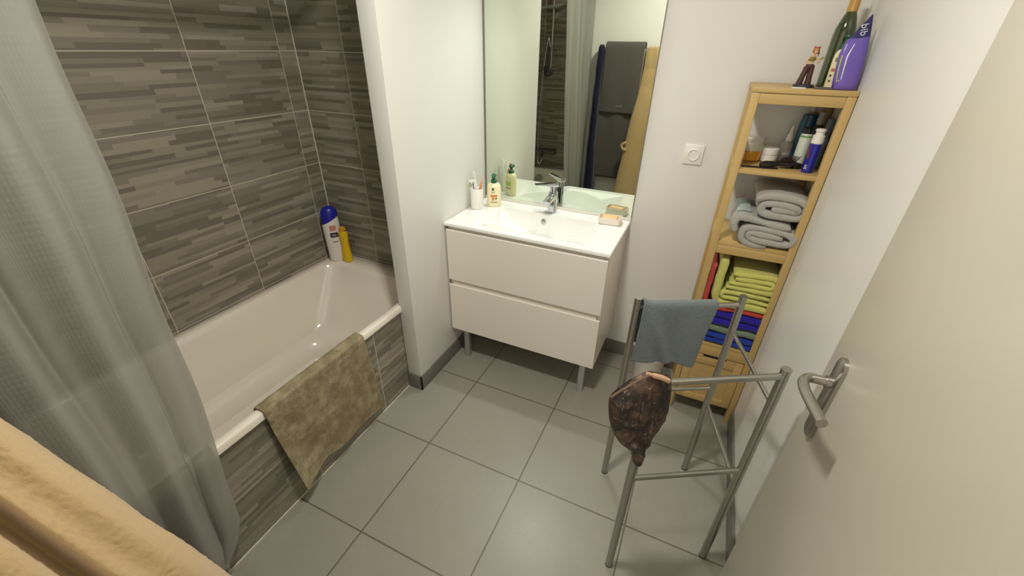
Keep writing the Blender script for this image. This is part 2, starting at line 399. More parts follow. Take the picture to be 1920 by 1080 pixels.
def patch(c, rgt, nrm, u, z, w, h, off, n=8, curve=0.0):
    """small raised label patch hugging a bottle"""
    bm = bmesh.new(); C = Vector(c); fr, bk = [], []
    for j in range(2):
        for i in range(n+1):
            uu = u - w/2 + w*i/n; d = off - curve*uu*uu
            p = C + rgt*uu + nrm*d + Vector((0, 0, z - h/2 + h*j)); fr.append(bm.verts.new(p)); bk.append(bm.verts.new(p - nrm*.002))
    m = n+1
    for i in range(n):
        bm.faces.new((fr[i], fr[i+1], fr[m+i+1], fr[m+i])); bm.faces.new((bk[i+1], bk[i], bk[m+i], bk[m+i+1]))
        bm.faces.new((fr[i+1], fr[i], bk[i], bk[i+1])); bm.faces.new((fr[m+i], fr[m+i+1], bk[m+i+1], bk[m+i]))
    bm.faces.new((fr[0], fr[m], bk[m], bk[0])); bm.faces.new((fr[m-1], bk[m-1], bk[2*m-1], fr[2*m-1])); return bm
obj('label', patch(c, rgt, nrm, .004, .205, .034, .03, .0362, curve=8), plain('pink_print', (196, 128, 120), .5), t, label='pink label patch')
obj('label', patch(c, rgt, nrm, .005, .165, .040, .027, .0362, curve=8), plain('plum_print', (52, 36, 52), .5), t, label='dark plum label patch')
obj('lettering', text_mesh('dop', .015, facing(Vector(c)+rgt*.005+nrm*.0362+Vector((0, 0, .165)), rgt, (0, 0, 1))), SHW, t)
obj('label', patch(c, rgt, nrm, .006, .125, .03, .006, .0358, curve=8), plain('mauve_print', (150, 130, 128), .5), t, label='grey line of print')
c = (-.880, .540, RZ)
YEL = plain('yellow_plastic', (222, 182, 24), .32)
t = thing('shower_gel_bottle', 'slim waisted yellow bottle with nozzle beside the white shampoo', 'shower gel', c)
obj('body', L([(.024, 0), (.031, .004), (.032, .02), (.028, .05), (.0245, .09), (.025, .125), (.0285, .16), (.027, .178), (.016, .186)], c, 28, sy=.75), YEL, t)
bm = bmesh.new(); lathe(bm, [(.017, .182), (.018, .19), (.017, .205), (.008, .21)], c, 20); tube(bm, [Vector(c)+Vector((0, 0, .198)), Vector(c)+Vector((.022, -.006, .2)), Vector(c)+Vector((.034, -.009, .204))], [.008, .006, .004], 12)
obj('nozzle_cap', bm, plain('amber_plastic', (206, 150, 40), .3), t, label='amber side nozzle')

# bath mat over the tub edge
bm = bmesh.new(); path = catmull([(-.372, .40), (-.366, .46), (-.352, .506), (-.335, .5165), (-.315, .5165), (-.2975, .511), (-.2935, .49), (-.292, .44), (-.291, .35), (-.290, .25), (-.288, .15), (-.285, .085)], 7)
rings = []; NY = 70
for j in range(NY+1):
    s = j/NY; ring = []
    for i, p in enumerate(path):
        w = max(0, min(1, (.5-p.y)/.4)) if p.x > -.33 else 0
        y = -.468 + .48*s + w*(.022*(1-s) + .035*s); z = p.y + w*(.012*math.sin(s*9) + .02*math.sin(s*PI)*(1 if w > .7 else w) - .02*s*w)
        fl = max(0, w*1.0 - s*2.6 - .22); x = p.x + .045*fl + w*.004*math.sin(s*16+p.y*9) + .0025*noise.noise(Vector((s*9, p.y*14, 3)))
        if w: x = max(x, -.302)
        ring.append(Vector((x, y, z)))
    rings.append(ring)
th = .007; outer = []
for j, r in enumerate(rings):
    n = len(r); o2 = []
    for i in range(n):
        d = r[min(i+1, n-1)] - r[max(i-1, 0)]; q = Vector((-d.z, 0, d.x)).normalized(); o2.append(r[i] + q*(-th if True else th))
    e = min(j, NY-j); f = .4 if e == 0 else 1
    outer.append([a.lerp(b, .5+.5*f) for a, b in zip(r, o2)] + [a.lerp(b, .5-.5*f) for a, b in zip(r, o2)][::-1])
loft(bm, outer); noisy(bm, .0012, 90)
obj('bath_mat', bm, mat_pattern(), None, (-.29, -.22, .09), 60, 'khaki brown cotton bath mat with pebble pattern hung over the tub edge', 'bath mat')

# ================================================================== SHOWER: curtain, rod, rail
RODX, RODZ = -.315, 2.03
rod = thing('curtain_rod', 'straight white shower curtain rod above the tub edge', 'curtain rod', (RODX, -.4, RODZ))
obj('rod', T([(RODX, YF, RODZ), (RODX+.02, YP, RODZ)], .0125), WHITEPL, rod)
def yedge(z):   # near edge of the curtain
    P = [(0, -.755), (.06, -.752), (.12, -.70), (.2, -.668), (.5, -.632), (.9, -.598), (1.4, -.566), (2.05, -.530)]
    for (a, b), (c_, d) in zip(P, P[1:]):
        if z <= c_: return b + (d-b)*(z-a)/(c_-a)
    return P[-1][1]
bm = bmesh.new(); uvl = bm.loops.layers.uv.new('UVMap'); NS, NZ = 260, 170; grid = []
for j in range(NZ+1):
    z = .05 + (RODZ-.03-.05)*j/NZ; h = z/2; row = []
    ye = yedge(z) + .004*math.sin(z*11); yb = -1.085 + .0*h
    amp = .014 + .022*(1-h)
    for i in range(NS+1):
        s = i/NS; ph = s*PI*2*(3.9) + .5*math.sin(z*1.6+s*3) + .35*math.sin(s*21+z*.7)
        base = -.312 + .075*(1-h)*math.sin(PI*min(1, s*1.1))*.7 + .055*max(0, s-.72)/.28 + .03*(1-h)
        x = base + amp*(.25+.75*min(1, s*5))*math.sin(ph) + .006*math.sin(ph*2.3+z*2.2)
        x = x - .030*(1-min(1, s*6))*h - .0
        y = ye + (yb-ye)*s + .018*math.cos(ph)*min(1, s*8)*(1-.5*s)
        zz = z + (1-h)**6*(.03*math.sin(s*14+1) + .02*math.sin(s*31))*(1 if j < NZ*.3 else 0)
        x = min(x, -.212)
        if z < .56: x = max(x, XA+.018+.012*math.sin(s*12))
        row.append((bm.verts.new((x, max(y, YF+.004), max(zz, .02))), s*1.5, z))
    grid.append(row)
for j in range(NZ):
    for i in range(NS):
        q = (grid[j][i], grid[j][i+1], grid[j+1][i+1], grid[j+1][i]); f = bm.faces.new([a[0] for a in q])
        for lp, a in zip(f.loops, q): lp[uvl].uv = (a[1], a[2])
cur = thing('shower_curtain', 'translucent white dimpled plastic shower curtain bunched at the left', 'shower curtain', (-.31, -.8, .05))
obj('curtain_sheet', bm, CURT, cur, angle=180)
bm = bmesh.new()
for k in range(7):
    y = -.58 - .075*k; pts = [Vector((RODX+.004+.019*math.cos(a), y, RODZ-.006+.019*math.sin(a))) for a in [2*PI*i/16 for i in range(17)]]
    b2 = T(pts, .0022, 8); obj('curtain_ring', b2, WHITEPL, cur)
bm.free()
hy0 = YF+.035
rail = thing('shower_rail', 'chrome shower rail on the tiled wall seen in the mirror', 'shower rail', (-.64, YF, 1.5))
obj('rail_bar', T([(-.64, hy0, 1.42), (-.64, hy0, 2.12)], .009), CHROME, rail)
for z in (1.43, 2.1): obj('wall_bracket', T([(-.64, YF, z), (-.64, hy0, z)], .012), CHROME, rail)
obj('slider', B(-.70, -.585, hy0-.014, hy0+.03, 1.892, 1.918, bev=.008), plain('grey_plastic', (140, 140, 136), .35), rail, label='grey sliding holder')
GREYPL = plain('dark_chrome_grey', (92, 92, 90), .3, .6)
sh = thing('hand_shower', 'grey hand shower hanging at the rail foot, seen in the mirror', 'hand shower', (-.645, hy0+.02, 1.40))
obj('handle', T([(-.645, hy0+.03, 1.60), (-.645, hy0+.035, 1.50), (-.65, hy0+.04, 1.42)], [.011, .013, .015]), GREYPL, sh)
obj('spray_head', L([(.02, 0), (.045, .012), (.05, .02), (.046, .03)], (-.652, hy0+.062, 1.40), 28, M=Matrix.Rotation(math.radians(75), 4, 'X')), GREYPL, sh)
obj('hose', T(catmull([(-.645, hy0+.03, 1.60), (-.66, hy0+.05, 1.66), (-.70, hy0+.05, 1.3), (-.72, hy0+.04, .8), (-.70, hy0+.05, .56), (-.66, hy0+.05, .60), (-.66, hy0+.03, .66)], 8), .006, 10), CHROME, sh)
mx = thing('bath_mixer', 'dark chrome bath mixer tap on the foot wall, seen in the mirror', 'mixer tap', (-.66, YF, .66))
bm = bmesh.new(); tube(bm, [(-.76, YF+.06, .68), (-.56, YF+.06, .68)], .026, 20); obj('mixer_body', bm, GREYPL, mx)
for x in (-.735, -.585): obj('wall_union', T([(x, YF, .68), (x, YF+.06, .68)], .02), GREYPL, mx)
for x0, x1 in ((-.79, -.755), (-.565, -.53)): obj('control_knob', T([(x0, YF+.06, .68), (x1, YF+.06, .68)], .03), GREYPL, mx)
obj('spout', T(catmull([(-.66, YF+.07, .67), (-.66, YF+.1, .655), (-.66, YF+.13, .63)], 5), .016), GREYPL, mx)

# ================================================================== VANITY
VX0, VX1, VY = -.2265, .5885, .589
van = thing('vanity_cabinet', 'white two-drawer vanity cabinet on square metal legs', 'vanity cabinet', (.18, .81, 0))
bm = bmesh.new(); z0, z1 = .206, CT-.016
for x0, x1 in ((VX0, VX0+.018), (VX1-.018, VX1)): box(bm, x0, x1, VY+.021, YB-.001, z0, z1, bev=.001)
box(bm, VX0+.018, VX1-.018, VY+.03, YB-.001, z0, z0+.018); box(bm, VX0+.018, VX1-.018, YB-.02, YB-.001, z0, z1); box(bm, VX0+.018, VX1-.018, VY+.05, VY+.068, z0, z1)
obj('body', bm, LACQ, van)
def drawer(z0, z1):
    bm = bmesh.new()
    prof = [(VY, z0), (VY, z1-.006), (VY+.004, z1), (VY+.008, z1-.002), (VY+.0205, z1-.016), (VY+.0205, z0)]
    rings = [[(x, y, z) for y, z in prof] for x in (VX0, VX1)]; loft(bm, rings); return obj('drawer', bm, LACQ, van, angle=20)
drawer(.206, .4957); drawer(.5235, .8064)
bm = bmesh.new(); box(bm, VX0+.0182, VX1-.0182, VY+.010, VY+.05, .785, z1); box(bm, VX0+.0182, VX1-.0182, VY+.010, VY+.05, .478, .535)
obj('grip_channel', bm, GAPM, van, label='grey recessed grip channels')
for x in (VX0+.055, VX1-.075):
    for y in (VY+.03, YB-.09): obj('leg', B(x, x+.03, y, y+.03, 0, .2062, bev=.002), ALU, van, label='square aluminium leg')
# washbasin slab as a height field with a bowl
WX0, WX1, WY0, WY1 = -.2335, .5955, .5835, YB-.0005
def depth(x, y):
    bx0, bx1, byb = -.075, .450, .925; cx, hw = (bx0+bx1)/2, (bx1-bx0)/2; u = abs(x-cx)/hw
    ox0, ox1, oy0 = bx0-.03, bx1+.03, .632     # shallow sloping shoulders left and right in front of the arc
    d = .015*max(0, min((x-ox0)/.11, (ox1-x)/.11, (y-oy0)/.075, (byb-y)/.006, 1))
    if u < 1 and y < byb:
        yf = byb - .272*math.sqrt(max(0, 1-u**2.1)); D = .105*(1-u**2.2)**.7
        if y > yf: k = max(0, min((byb-y)/.014, (y-yf)/(.012+.10*(1-u*u)), 1)); d = max(d, .015*min(1, (byb-y)/.006)) if False else d; d += D*k*(2-k)
    return d
bm = bmesh.new(); nx, ny = 300, 190; G = []
for j in range(ny+1):
    y = WY0 + (WY1-WY0)*j/ny
    G.append([bm.verts.new((WX0+(WX1-WX0)*i/nx, y, CT-depth(WX0+(WX1-WX0)*i/nx, y)-(.003 if i in (0, nx) or j == 0 else 0))) for i in range(nx+1)])
for j in range(ny):
    for i in range(nx): bm.faces.new((G[j][i], G[j][i+1], G[j+1][i+1], G[j+1][i]))
lo = {}
def low(v):
    if v not in lo: lo[v] = bm.verts.new((v.co.x, v.co.y, CT-.0155))
    return lo[v]
per = [G[0][i] for i in range(nx+1)] + [G[j][nx] for j in range(1, ny+1)] + [G[ny][i] for i in range(nx-1, -1, -1)] + [G[j][0] for j in range(ny-1, 0, -1)]
for a, b in zip(per, per[1:]+per[:1]): bm.faces.new((b, a, low(a), low(b)))
basin = thing('washbasin', 'white ceramic washbasin slab with curved bowl on the vanity', 'washbasin', (.18, .81, CT-.016))
obj('basin_slab', bm, CERAM, basin, angle=40)
obj('overflow_ring', L([(.0125, 0), (.0125, .003), (.0095, .004)], (.167, .9165, CT-.040), 24, M=Matrix.Rotation(math.radians(82), 4, 'X')), plain('overflow_chrome', (176, 172, 162), .3, 1), basin, label='round chrome overflow')
obj('drain_plug', L([(.028, 0), (.028, .004), (.02, .007)], (.187, .82, CT-.121), 24), CHROME, basin, label='chrome drain plug')

# faucet
fx, fy = .193, .972
fau = thing('faucet', 'chrome single-lever basin mixer tap behind the bowl', 'faucet', (fx, fy, CT))
bm = bmesh.new()
rings = [rrect(fx, fy, .0215, .0215, CT, .008, 5), rrect(fx, fy, .0195, .021, CT+.004, .008, 5), rrect(fx, fy, .0195, .021, CT+.105, .008, 5), rrect(fx, fy, .0185, .020, CT+.108, .008, 5)]
loft(bm, rings); obj('tap_body', bm, CHROME, fau)
bm = bmesh.new(); rings = []
for t, zc, hh in ((0, .086, .019), (.35, .086, .016), (.7, .082, .013), (1, .077, .010)):
    y = fy - .015 - .092*t; rings.append([Vector((fx + .0195*math.copysign(abs(math.cos(a))**.5, math.cos(a)), y, CT+zc+hh*math.copysign(abs(math.sin(a))**.5, math.sin(a)))) for a in [2*PI*k/24 for k in range(24)]])
loft(bm, rings); obj('spout', bm, CHROME, fau)
obj('cartridge_neck', L([(.018, .106), (.018, .134), (.016, .137)], (fx, fy, CT), 28), CHROME, fau)
ang = math.radians(218); M = Matrix.Translation((fx, fy, CT+.146)) @ Matrix.Rotation(ang, 4, 'Z') @ Matrix.Rotation(math.radians(-3), 4, 'Y')
bm = bmesh.new(); rings = []
for x, hw, hz in ((-.022, .017, .010), (.0, .0195, .0105), (.03, .0185, .007), (.065, .0165, .0045), (.1, .0145, .003)):
    rings.append([M @ Vector((x, hw*math.copysign(abs(math.cos(a))**.5, math.cos(a)), hz*math.copysign(abs(math.sin(a))**.5, math.sin(a)))) for a in [2*PI*k/20 for k in range(20)]])
loft(bm, rings); obj('lever', bm, CHROME, fau)

# toothbrush cup
c = (-.190, .846, CT)
cup = thing('toothbrush_cup', 'white cylindrical toothbrush cup at the left of the basin slab', 'cup', c)
obj('cup_wall', L([(.030, 0), (.033, .003), (.0335, .105), (.032, .108), (.030, .105), (.029, .006), (.001, .005)], c, 36), WHITEPL, cup)
t = thing('toothpaste_tube', 'white and green toothpaste tube standing in the cup with purple lettering', 'toothpaste', (c[0]-.010, c[1]-.004, CT+.006))
TP = plain('toothpaste_white', (232, 232, 226), .35)
M = Matrix.Translation((c[0]-.008, c[1]-.004, CT+.008)) @ Matrix.Rotation(math.radians(-5), 4, 'Y') @ Matrix.Rotation(math.radians(4), 4, 'X') @ Matrix.Rotation(math.radians(18), 4, 'Z')
bm = bmesh.new(); loft(bm, [[M @ Vector((w*math.cos(a), d*math.sin(a), z)) for a in [2*PI*k/20 for k in range(20)]] for w, d, z in ((.009, .009, 0), (.009, .009, .015), (.015, .013, .022), (.017, .011, .08), (.0185, .005, .135), (.019, .0016, .146))])
obj('tube_body', bm, TP, t)
R3 = M.to_3x3(); rg, up_, nm = R3 @ Vector((1, 0, 0)), R3 @ Vector((0, 0, 1)), R3 @ Vector((0, -1, 0))
obj('lettering', text_mesh('Signal', .0165, facing(M @ Vector((.009, -.0095, .118)), -up_, rg)), plain('purple_print', (82, 50, 120), .5), t, label='purple lettering')
bm = bmesh.new(); loft(bm, [[M @ Vector((-.008+.006*math.cos(a)*s, y, .122+.013*math.sin(a)*s)) for a in [2*PI*k/20 for k in range(20)]] for y, s in ((-.006, 1), (-.0108, 1))])
obj('label', bm, plain('leaf_green_print', (150, 178, 118), .5), t, label='green oval mark')
t = thing('toothbrush', 'orange and clear toothbrush leaning right in the white cup', 'toothbrush', (c[0]+.012, c[1]+.006, CT+.008)); ORG = plain('orange_plastic', (232, 150, 96), .35)
p0, p1 = Vector((c[0]-.012, c[1]+.004, CT+.010)), Vector((c[0]+.034, c[1]+.016, CT+.172)); dd = (p1-p0)
obj('handle', T([p0, p0+dd*.35, p0+dd*.72, p0+dd*.78, p0+dd*.99], [.004, .006, .0055, .0028, .0032], 12), ORG, t)
bm = bmesh.new(); sd = Vector((.3, -1, 0)).normalized()
for k in range(7):
    for q in (-1, 1):
        b0 = p0 + dd*(.84+.022*k) + Vector((1, .3, 0)).normalized()*.002*q; tube(bm, [b0, b0+sd*.010], .0017, 6)
obj('bristles', bm, plain('pale_bristle', (240, 206, 186), .7), t)
t = thing('toothbrush', 'white toothbrush standing against the wall behind the toothpaste', 'toothbrush', (c[0]-.014, c[1]+.01, CT+.008))
p0, p1 = Vector((c[0]+.004, c[1]+.014, CT+.010)), Vector((c[0]-.0235, c[1]+.018, CT+.188)); dd = p1-p0
obj('handle', T([p0, p0+dd*.4, p0+dd*.75, p0+dd*.8, p0+dd], [.005, .007, .006, .004, .005], 12), TP, t)
bm = bmesh.new()
for k in range(7): b0 = p0 + dd*(.83+.025*k); tube(bm, [b0, b0+Vector((.4, -1, 0)).normalized()*.011], .0035, 8)
obj('bristles', bm, TP, t)

# pump soap
CREAM = plain('cream_plastic', (238, 228, 188), .3); GRN = plain('bottle_green', (30, 94, 64), .3)
def pump_bottle(c, rot, label, k=1.0):
    t = thing('soap_pump_bottle', label, 'soap bottle', c); X = Vector((math.cos(rot), math.sin(rot), 0)); N = Vector((math.sin(rot), -math.cos(rot), 0))
    obj('body', L([(.032*k, 0), (.036*k, .004), (.0375*k, .02), (.038*k, .085*k), (.036*k, .11*k), (.028*k, .124*k), (.016*k, .13*k)], c, 36, sy=.68, rot=rot), CREAM, t)
    pm = obj('pump', L([(.0165*k, .128*k), (.0165*k, .142*k), (.013*k, .146*k), (.0075*k, .148*k), (.0075*k, .160*k)], c, 24), GRN, t, label='dark green pump')
    C = Vector(c); h = Vector((0, 0, .166*k)); bm = bmesh.new()
    tube(bm, [C+h-X*.014+N*0, C+h, C+h+N*.014-Vector((0, 0, .001)), C+h+N*.026-X*.006-Vector((0, 0, .005))][1:], [.0115, .010, .0055], 16)
    lathe(bm, [(.006, .158*k), (.013, .162*k), (.0135, .169*k), (.009, .1735*k)], c, 20); obj('pump_head', bm, GRN, pm)
    o = .0262*k; cv = 9
    obj('label', patch(c, X, N, -.004, .098*k, .014, .014, o, curve=cv), plain('sage_print', (96, 112, 84), .5), t, label='round green mark')
    obj('label', patch(c, X, N, -.004, .082*k, .02, .007, o, curve=cv), plain('pale_sage_print', (170, 178, 142), .5), t, label='pale green line of print')
    obj('label', patch(c, X, N, 0, .062*k, .036, .012, o, curve=cv), plain('terracotta_print', (206, 126, 82), .5), t, label='orange label band')
    obj('label', patch(c, X, N, -.004, .046*k, .016, .018, o, curve=cv), plain('apricot_print', (214, 150, 100), .5), t, label='orange fruit print')
    obj('label', patch(c, X, N, .012, .048*k, .008, .009, o, curve=cv), plain('dark_leaf_print', (70, 74, 50), .5), t, label='dark leaf print')
    obj('label', patch(c, X, N, 0, .028*k, .036, .004, o, curve=cv), plain('brown_print', (120, 108, 80), .5), t, label='brown line of print')
    N2 = -N
    obj('label', patch(c, X, N2, 0, .07*k, .042, .022, o, curve=cv), plain('lime_print', (186, 200, 96), .5), t, label='lime green back label')
    obj('label', patch(c, X, N2, 0, .045*k, .042, .007, o, curve=cv), plain('sand_print', (168, 160, 126), .5), t, label='grey line on the back')
    return t
pump_bottle((-.124, .918, CT), math.radians(24), 'cream soap bottle with green pump on the basin beside the cup')

# soap dish
c = (.506, .950, CT)
t = thing('soap_dish', 'small white rectangular soap dish at the right end of the basin slab', 'soap dish', c)
bm = bmesh.new(); a = lambda hx, hy_, z, r: [Matrix.Rotation(math.radians(4), 4, 'Z') @ (p - Vector(c)) + Vector(c) for p in rrect(c[0], c[1], hx, hy_, CT+z, r, 6)]
loft(bm, [a(.050, .030, 0, .012), a(.055, .034, .004, .014), a(.056, .035, .034, .014), a(.053, .032, .034, .012), a(.052, .031, .012, .012)]); obj('dish', bm, plain('dish_white', (236, 226, 212), .3), t)
bm = bmesh.new(); M = Matrix.Translation((c[0]-.002, c[1]+.001, CT+.0245)) @ Matrix.Rotation(math.radians(9), 4, 'Z') @ Matrix.Rotation(math.radians(5), 4, 'X'); box(bm, -.037, .037, -.022, .022, -.009, .0105, bev=.006, seg=3, M=M)
obj('soap_bar', bm, plain('soap_tan', (226, 184, 130), .45), None, (c[0], c[1], CT+.013), 35, 'tan bar of soap lying in the white dish', 'soap')

# mirror
MZ0, MZ1, MX0, MX1 = .8535, 2.08, -.2305, .5963
mir = thing('wall_mirror', 'tall frameless mirror on the wall above the washbasin', 'mirror', (.18, YB, MZ0))
obj('glass', B(MX0+.0045, MX1-.0025, YB-.010, YB-.003, MZ0+.002, MZ1), MIRROR, mir)
obj('bottom_profile', B(MX0, MX1, YB-.016, YB-.0006, CT+.0005, MZ0+.001, bev=.0015), plain('pale_profile', (226, 222, 210), .3, .1), mir, label='pale metal bottom rail')
obj('side_profile', B(MX0, MX0+.005, YB-.0125, YB-.0006, MZ0+.001, MZ1, bev=.0008), plain('grey_profile', (128, 120, 110), .35, .4), mir, label='thin grey edge strip')
obj('side_profile', B(MX1-.003, MX1, YB-.0115, YB-.0006, MZ0+.001, MZ1, bev=.0008), plain('grey_profile_thin', (140, 132, 120), .35, .4), mir, label='thin grey edge strip')

# wall lamp above the mirror and ceiling lamp (both just out of frame)
lm = thing('mirror_lamp', 'long white lamp fixed above the mirror', 'lamp', (.18, YB, 2.2))
obj('lamp_base', B(.03, .33, YB-.05, YB, 2.17, 2.21, bev=.004), WHITEPL, lm)
obj('diffuser', T([(.03, YB-.07, 2.185), (.33, YB-.07, 2.185)], .02), emit_mat('lamp_glow', (1, .9, .74), 2), lm)
lc = thing('ceiling_lamp', 'round white glass lamp in the middle of the ceiling', 'lamp', (.48, -.33, ZC))
obj('lamp_base', L([(.09, -.02), (.09, 0)], (.48, -.33, ZC), 32), WHITEPL, lc)
obj('glass_shade', L([(.01, -.075), (.06, -.07), (.10, -.045), (.105, -.02)], (.48, -.33, ZC), 32), emit_mat('shade_glow', (1, .87, .68), 2), lc)

# power socket
sx_, sz_ = .8165, 1.190
so = thing('power_socket', 'white square wall socket between mirror and bamboo shelf', 'socket', (sx_, YB, sz_))
obj('plate', B(sx_-.0405, sx_+.0405, YB-.009, YB, sz_-.0425, sz_+.0425, bev=.003), WHITEPL, so)
RX = Matrix.Rotation(PI/2, 4, 'X')
obj('socket_ring', L([(.0255, 0), (.0255, .004), (.0235, .005), (.0205, .004), (.0195, -.006), (.001, -.0065)], (sx_, YB-.0088, sz_), 36, M=RX), WHITEPL, so)
for dx in (-.0095, .0095): obj('pin_hole', L([(.0028, 0), (.0028, .0006)], (sx_+dx, YB-.0028, sz_+.002), 14, M=RX), DARK, so, label='dark pin hole')
obj('earth_pin', T([(sx_, YB-.003, sz_+.011), (sx_, YB-.014, sz_+.011)], .0024, 10), CHROME, so, label='metal earth pin')

# ================================================================== BAMBOO SHELF
SX0, SX1, SY0, SY1, SZ = .9645, 1.2640, .729, 1.026, 1.489
shelf = thing('bamboo_shelf', 'tall narrow bamboo shelf with a cupboard below in the right corner', 'shelf', ((SX0+SX1)/2, (SY0+SY1)/2, 0))
PW = .026
for x in (SX0, SX1-PW):
    for y in (SY0, SY1-PW): obj('post', B(x, x+PW, y, y+PW, 0, SZ-.0165, bev=.002), BAMB_Z, shelf)
obj('top_board', B(SX0-.002, SX1+.001, SY0-.002, SY1, SZ-.016, SZ, bev=.002), BAMB_X, shelf)
def shelf_board(z, rail=0):
    obj('shelf_board', B(SX0+PW+.0003 if False else SX0+.004, SX1-.004, SY0+.004, SY1-.004, z-.016, z, bev=.0015), BAMB_X, shelf)
def front_rail(z0, z1):
    obj('rail', B(SX0+PW, SX1-PW, SY0+.003, SY0+.019, z0, z1, bev=.0015), BAMB_X, shelf)
    obj('rail', B(SX0+PW, SX1-PW, SY1-.02, SY1-.004, z0, z1, bev=.0015), BAMB_X, shelf)
    for x in (SX0+.005, SX1-.021): obj('side_rail', B(x, x+.016, SY0+PW, SY1-PW, z0, z1, bev=.0015), BAMB_Y, shelf)
front_rail(1.438, 1.4725)
Z2, Z3, Z4 = 1.2155, .926, .432
for z in (Z2, Z3, Z4): shelf_board(z)
front_rail(Z3-.052, Z3-.0165)
for x in (SX0+.005, SX1-.021): obj('side_rail', B(x, x+.016, SY0+PW, SY1-PW, Z2-.045, Z2-.0165, bev=.0015), BAMB_Y, shelf)
front_rail(Z4-.066, Z4-.0165)
for x in (SX0+.006, SX1-.018): obj('side_panel', B(x, x+.012, SY0+PW, SY1-PW, .09, Z4-.066, bev=.001), BAMB_Z, shelf)
obj('back_panel', B(SX0+PW, SX1-PW, SY1-.016, SY1-.008, .09, Z4-.066), BAMB_X, shelf)
obj('bottom_board', B(SX0+.012, SX1-.012, SY0+.02, SY1-.01, .088, .102), BAMB_X, shelf)
bm = bmesh.new(); dz0, dz1 = .086, Z4-.070; dx0, dx1 = SX0+PW+.002, SX1-PW-.002; fw = .034
sxa, sxb = (dx0+dx1)/2-.050, (dx0+dx1)/2+.050
for q in ((dx0, dx0+fw, dz0, dz1), (dx1-fw, dx1, dz0, dz1), (dx0+fw, dx1-fw, dz0, dz0+fw), (dx0+fw, sxa, dz1-.014, dz1), (sxb, dx1-fw, dz1-.014, dz1), (dx0+fw, dx1-fw, dz1-.014-fw, dz1-.014)):
    box(bm, q[0], q[1], SY0+.002, SY0+.018, q[2], q[3], bev=.001)
box(bm, dx0+fw-.002, dx1-fw+.002, SY0+.008, SY0+.014, dz0+fw-.002, dz1-fw-.012)
dr = obj('cupboard_door', bm, BAMB_X, shelf)
obj('finger_slot', B(sxa+.0005, sxb-.0005, SY0+.012, SY0+.018, dz1-.0138, dz1-.0005), DARK, dr, label='dark finger slot')

def folded(name, label, cat, paths, mat, y0, y1, thick, seed=0, wob=.005, group=None):
    bm = bmesh.new()
    for pth in paths:
        p, th_ = pth if isinstance(pth, tuple) else (pth, thick); strip(bm, p, th_, 'Y', y0, y1, 22, wob, seed)
    noisy(bm, .0012, 120, seed); noisy(bm, .003, 22, seed)
    z = min(v.co.z for v in bm.verts); x = sum(v.co.x for v in bm.verts)/len(bm.verts)
    return obj(name, bm, mat, None, (x, (y0+y1)/2, z), 180, label, cat, group)
def nestU(x0, x1, zc, h, th, n, side=1):
    out = []
    for k in range(n):
        hh = h/2 - th*(k+.5); e = k*th*1.05
        if hh < th*.4: 
            out.append([(x0+.01+(x1-x0-.02-e)*i/10, zc + .002*math.sin(i)) for i in range(11)] if side > 0 else [(x0+e+(x1-x0-.02-e)*i/10, zc) for i in range(11)]); break
        pts = []
        for i in range(10): pts.append((x0+.012*(k+1)+(x1-e-hh-x0-.012*(k+1))*i/10, zc+hh))
        for i in range(11): a = PI/2 - PI*i/10; pts.append((x1-e-hh + (hh-th*.05)*math.cos(a), zc+hh*math.sin(a)))
        for i in range(1, 11): pts.append((x1-e-hh + (x0+.006*k-x1+e+hh)*i/10, zc-hh))
        if side < 0: pts = [(x0+x1-p[0], p[1]) for p in pts]
        out.append(pts)
    return out
GREY = cloth('grey_terry', (170, 166, 158)); LIME = cloth('lime_terry', (200, 198, 108)); RED = cloth('red_terry', (192, 70, 58)); BLUE = cloth('ultramarine_terry', (44, 32, 150))
SAGE = cloth('sage_terry', (118, 134, 112)); COB = cloth('cobalt_terry', (34, 62, 156))
yf = .732
gl = folded('grey_towel', 'grey folded bath towel flat on the shelf under the rolled grey one', 'towel',
       [flat_spiral(1.160, .9685, .200, .082, 1.6, .0225, -PI/2, sgn=-1, p=.6), [Vector(p) for p in catmull([(1.22, 1.018), (1.13, 1.024), (1.075, 1.032), (1.042, 1.030), (1.030, 1.004), (1.040, .972)], 6)]], GREY, yf-.004, .985, .027, 1, .007)
folded('grey_towel', 'light grey rolled towel lying on top of the other grey towel', 'towel',
       [flat_spiral(1.172, 1.082, .178, .096, 1.8, .0265, PI*.9, sgn=-1, p=.62)], GREY, yf+.004, .98, .030, 4, .007)
AQUA = cloth('pale_aqua_band', (160, 174, 166), var=.15)
bm = bmesh.new(); strip(bm, catmull([(1.028, 1.044), (1.048, 1.052), (1.078, 1.050)], 6), .008, 'Y', yf+.05, yf+.2, 10, .004, 3); obj('border_band', bm, AQUA, gl, label='pale aqua woven border', angle=180)
folded('lime_towel', 'lime green bath towel folded thick below the smaller lime one', 'towel',
       [(catmull([(1.242, .652), (1.14, .649), (1.075, .650), (1.043, .664), (1.036, .71), (1.037, .79), (1.039, .848)], 7), .034)] + [(p, .0205) for p in nestU(1.058, 1.252, .6935, .048, .0225, 1, -1)], LIME, yf-.004, 1.0, .034, 8)
folded('lime_towel', 'lime green towel folded flat on the very top of the coloured pile', 'towel',
       nestU(1.068, 1.256, .7645, .086, .0215, 2), LIME, yf-.002, .99, .0235, 12)
folded('red_towel', 'red towel under the lime towels, edge showing at left', 'towel',
       [catmull([(1.245, .621), (1.12, .621), (1.03, .621), (1.008, .63), (1.004, .70), (1.005, .78), (1.006, .815)], 7)], RED, yf+.002, 1.0, .021, 15, .0015)
folded('blue_towel', 'deep ultramarine folded towel between the red and the sage ones', 'towel',
       nestU(1.0, 1.250, .570, .072, .0345, 1), BLUE, yf, .99, .034, 18, .002)
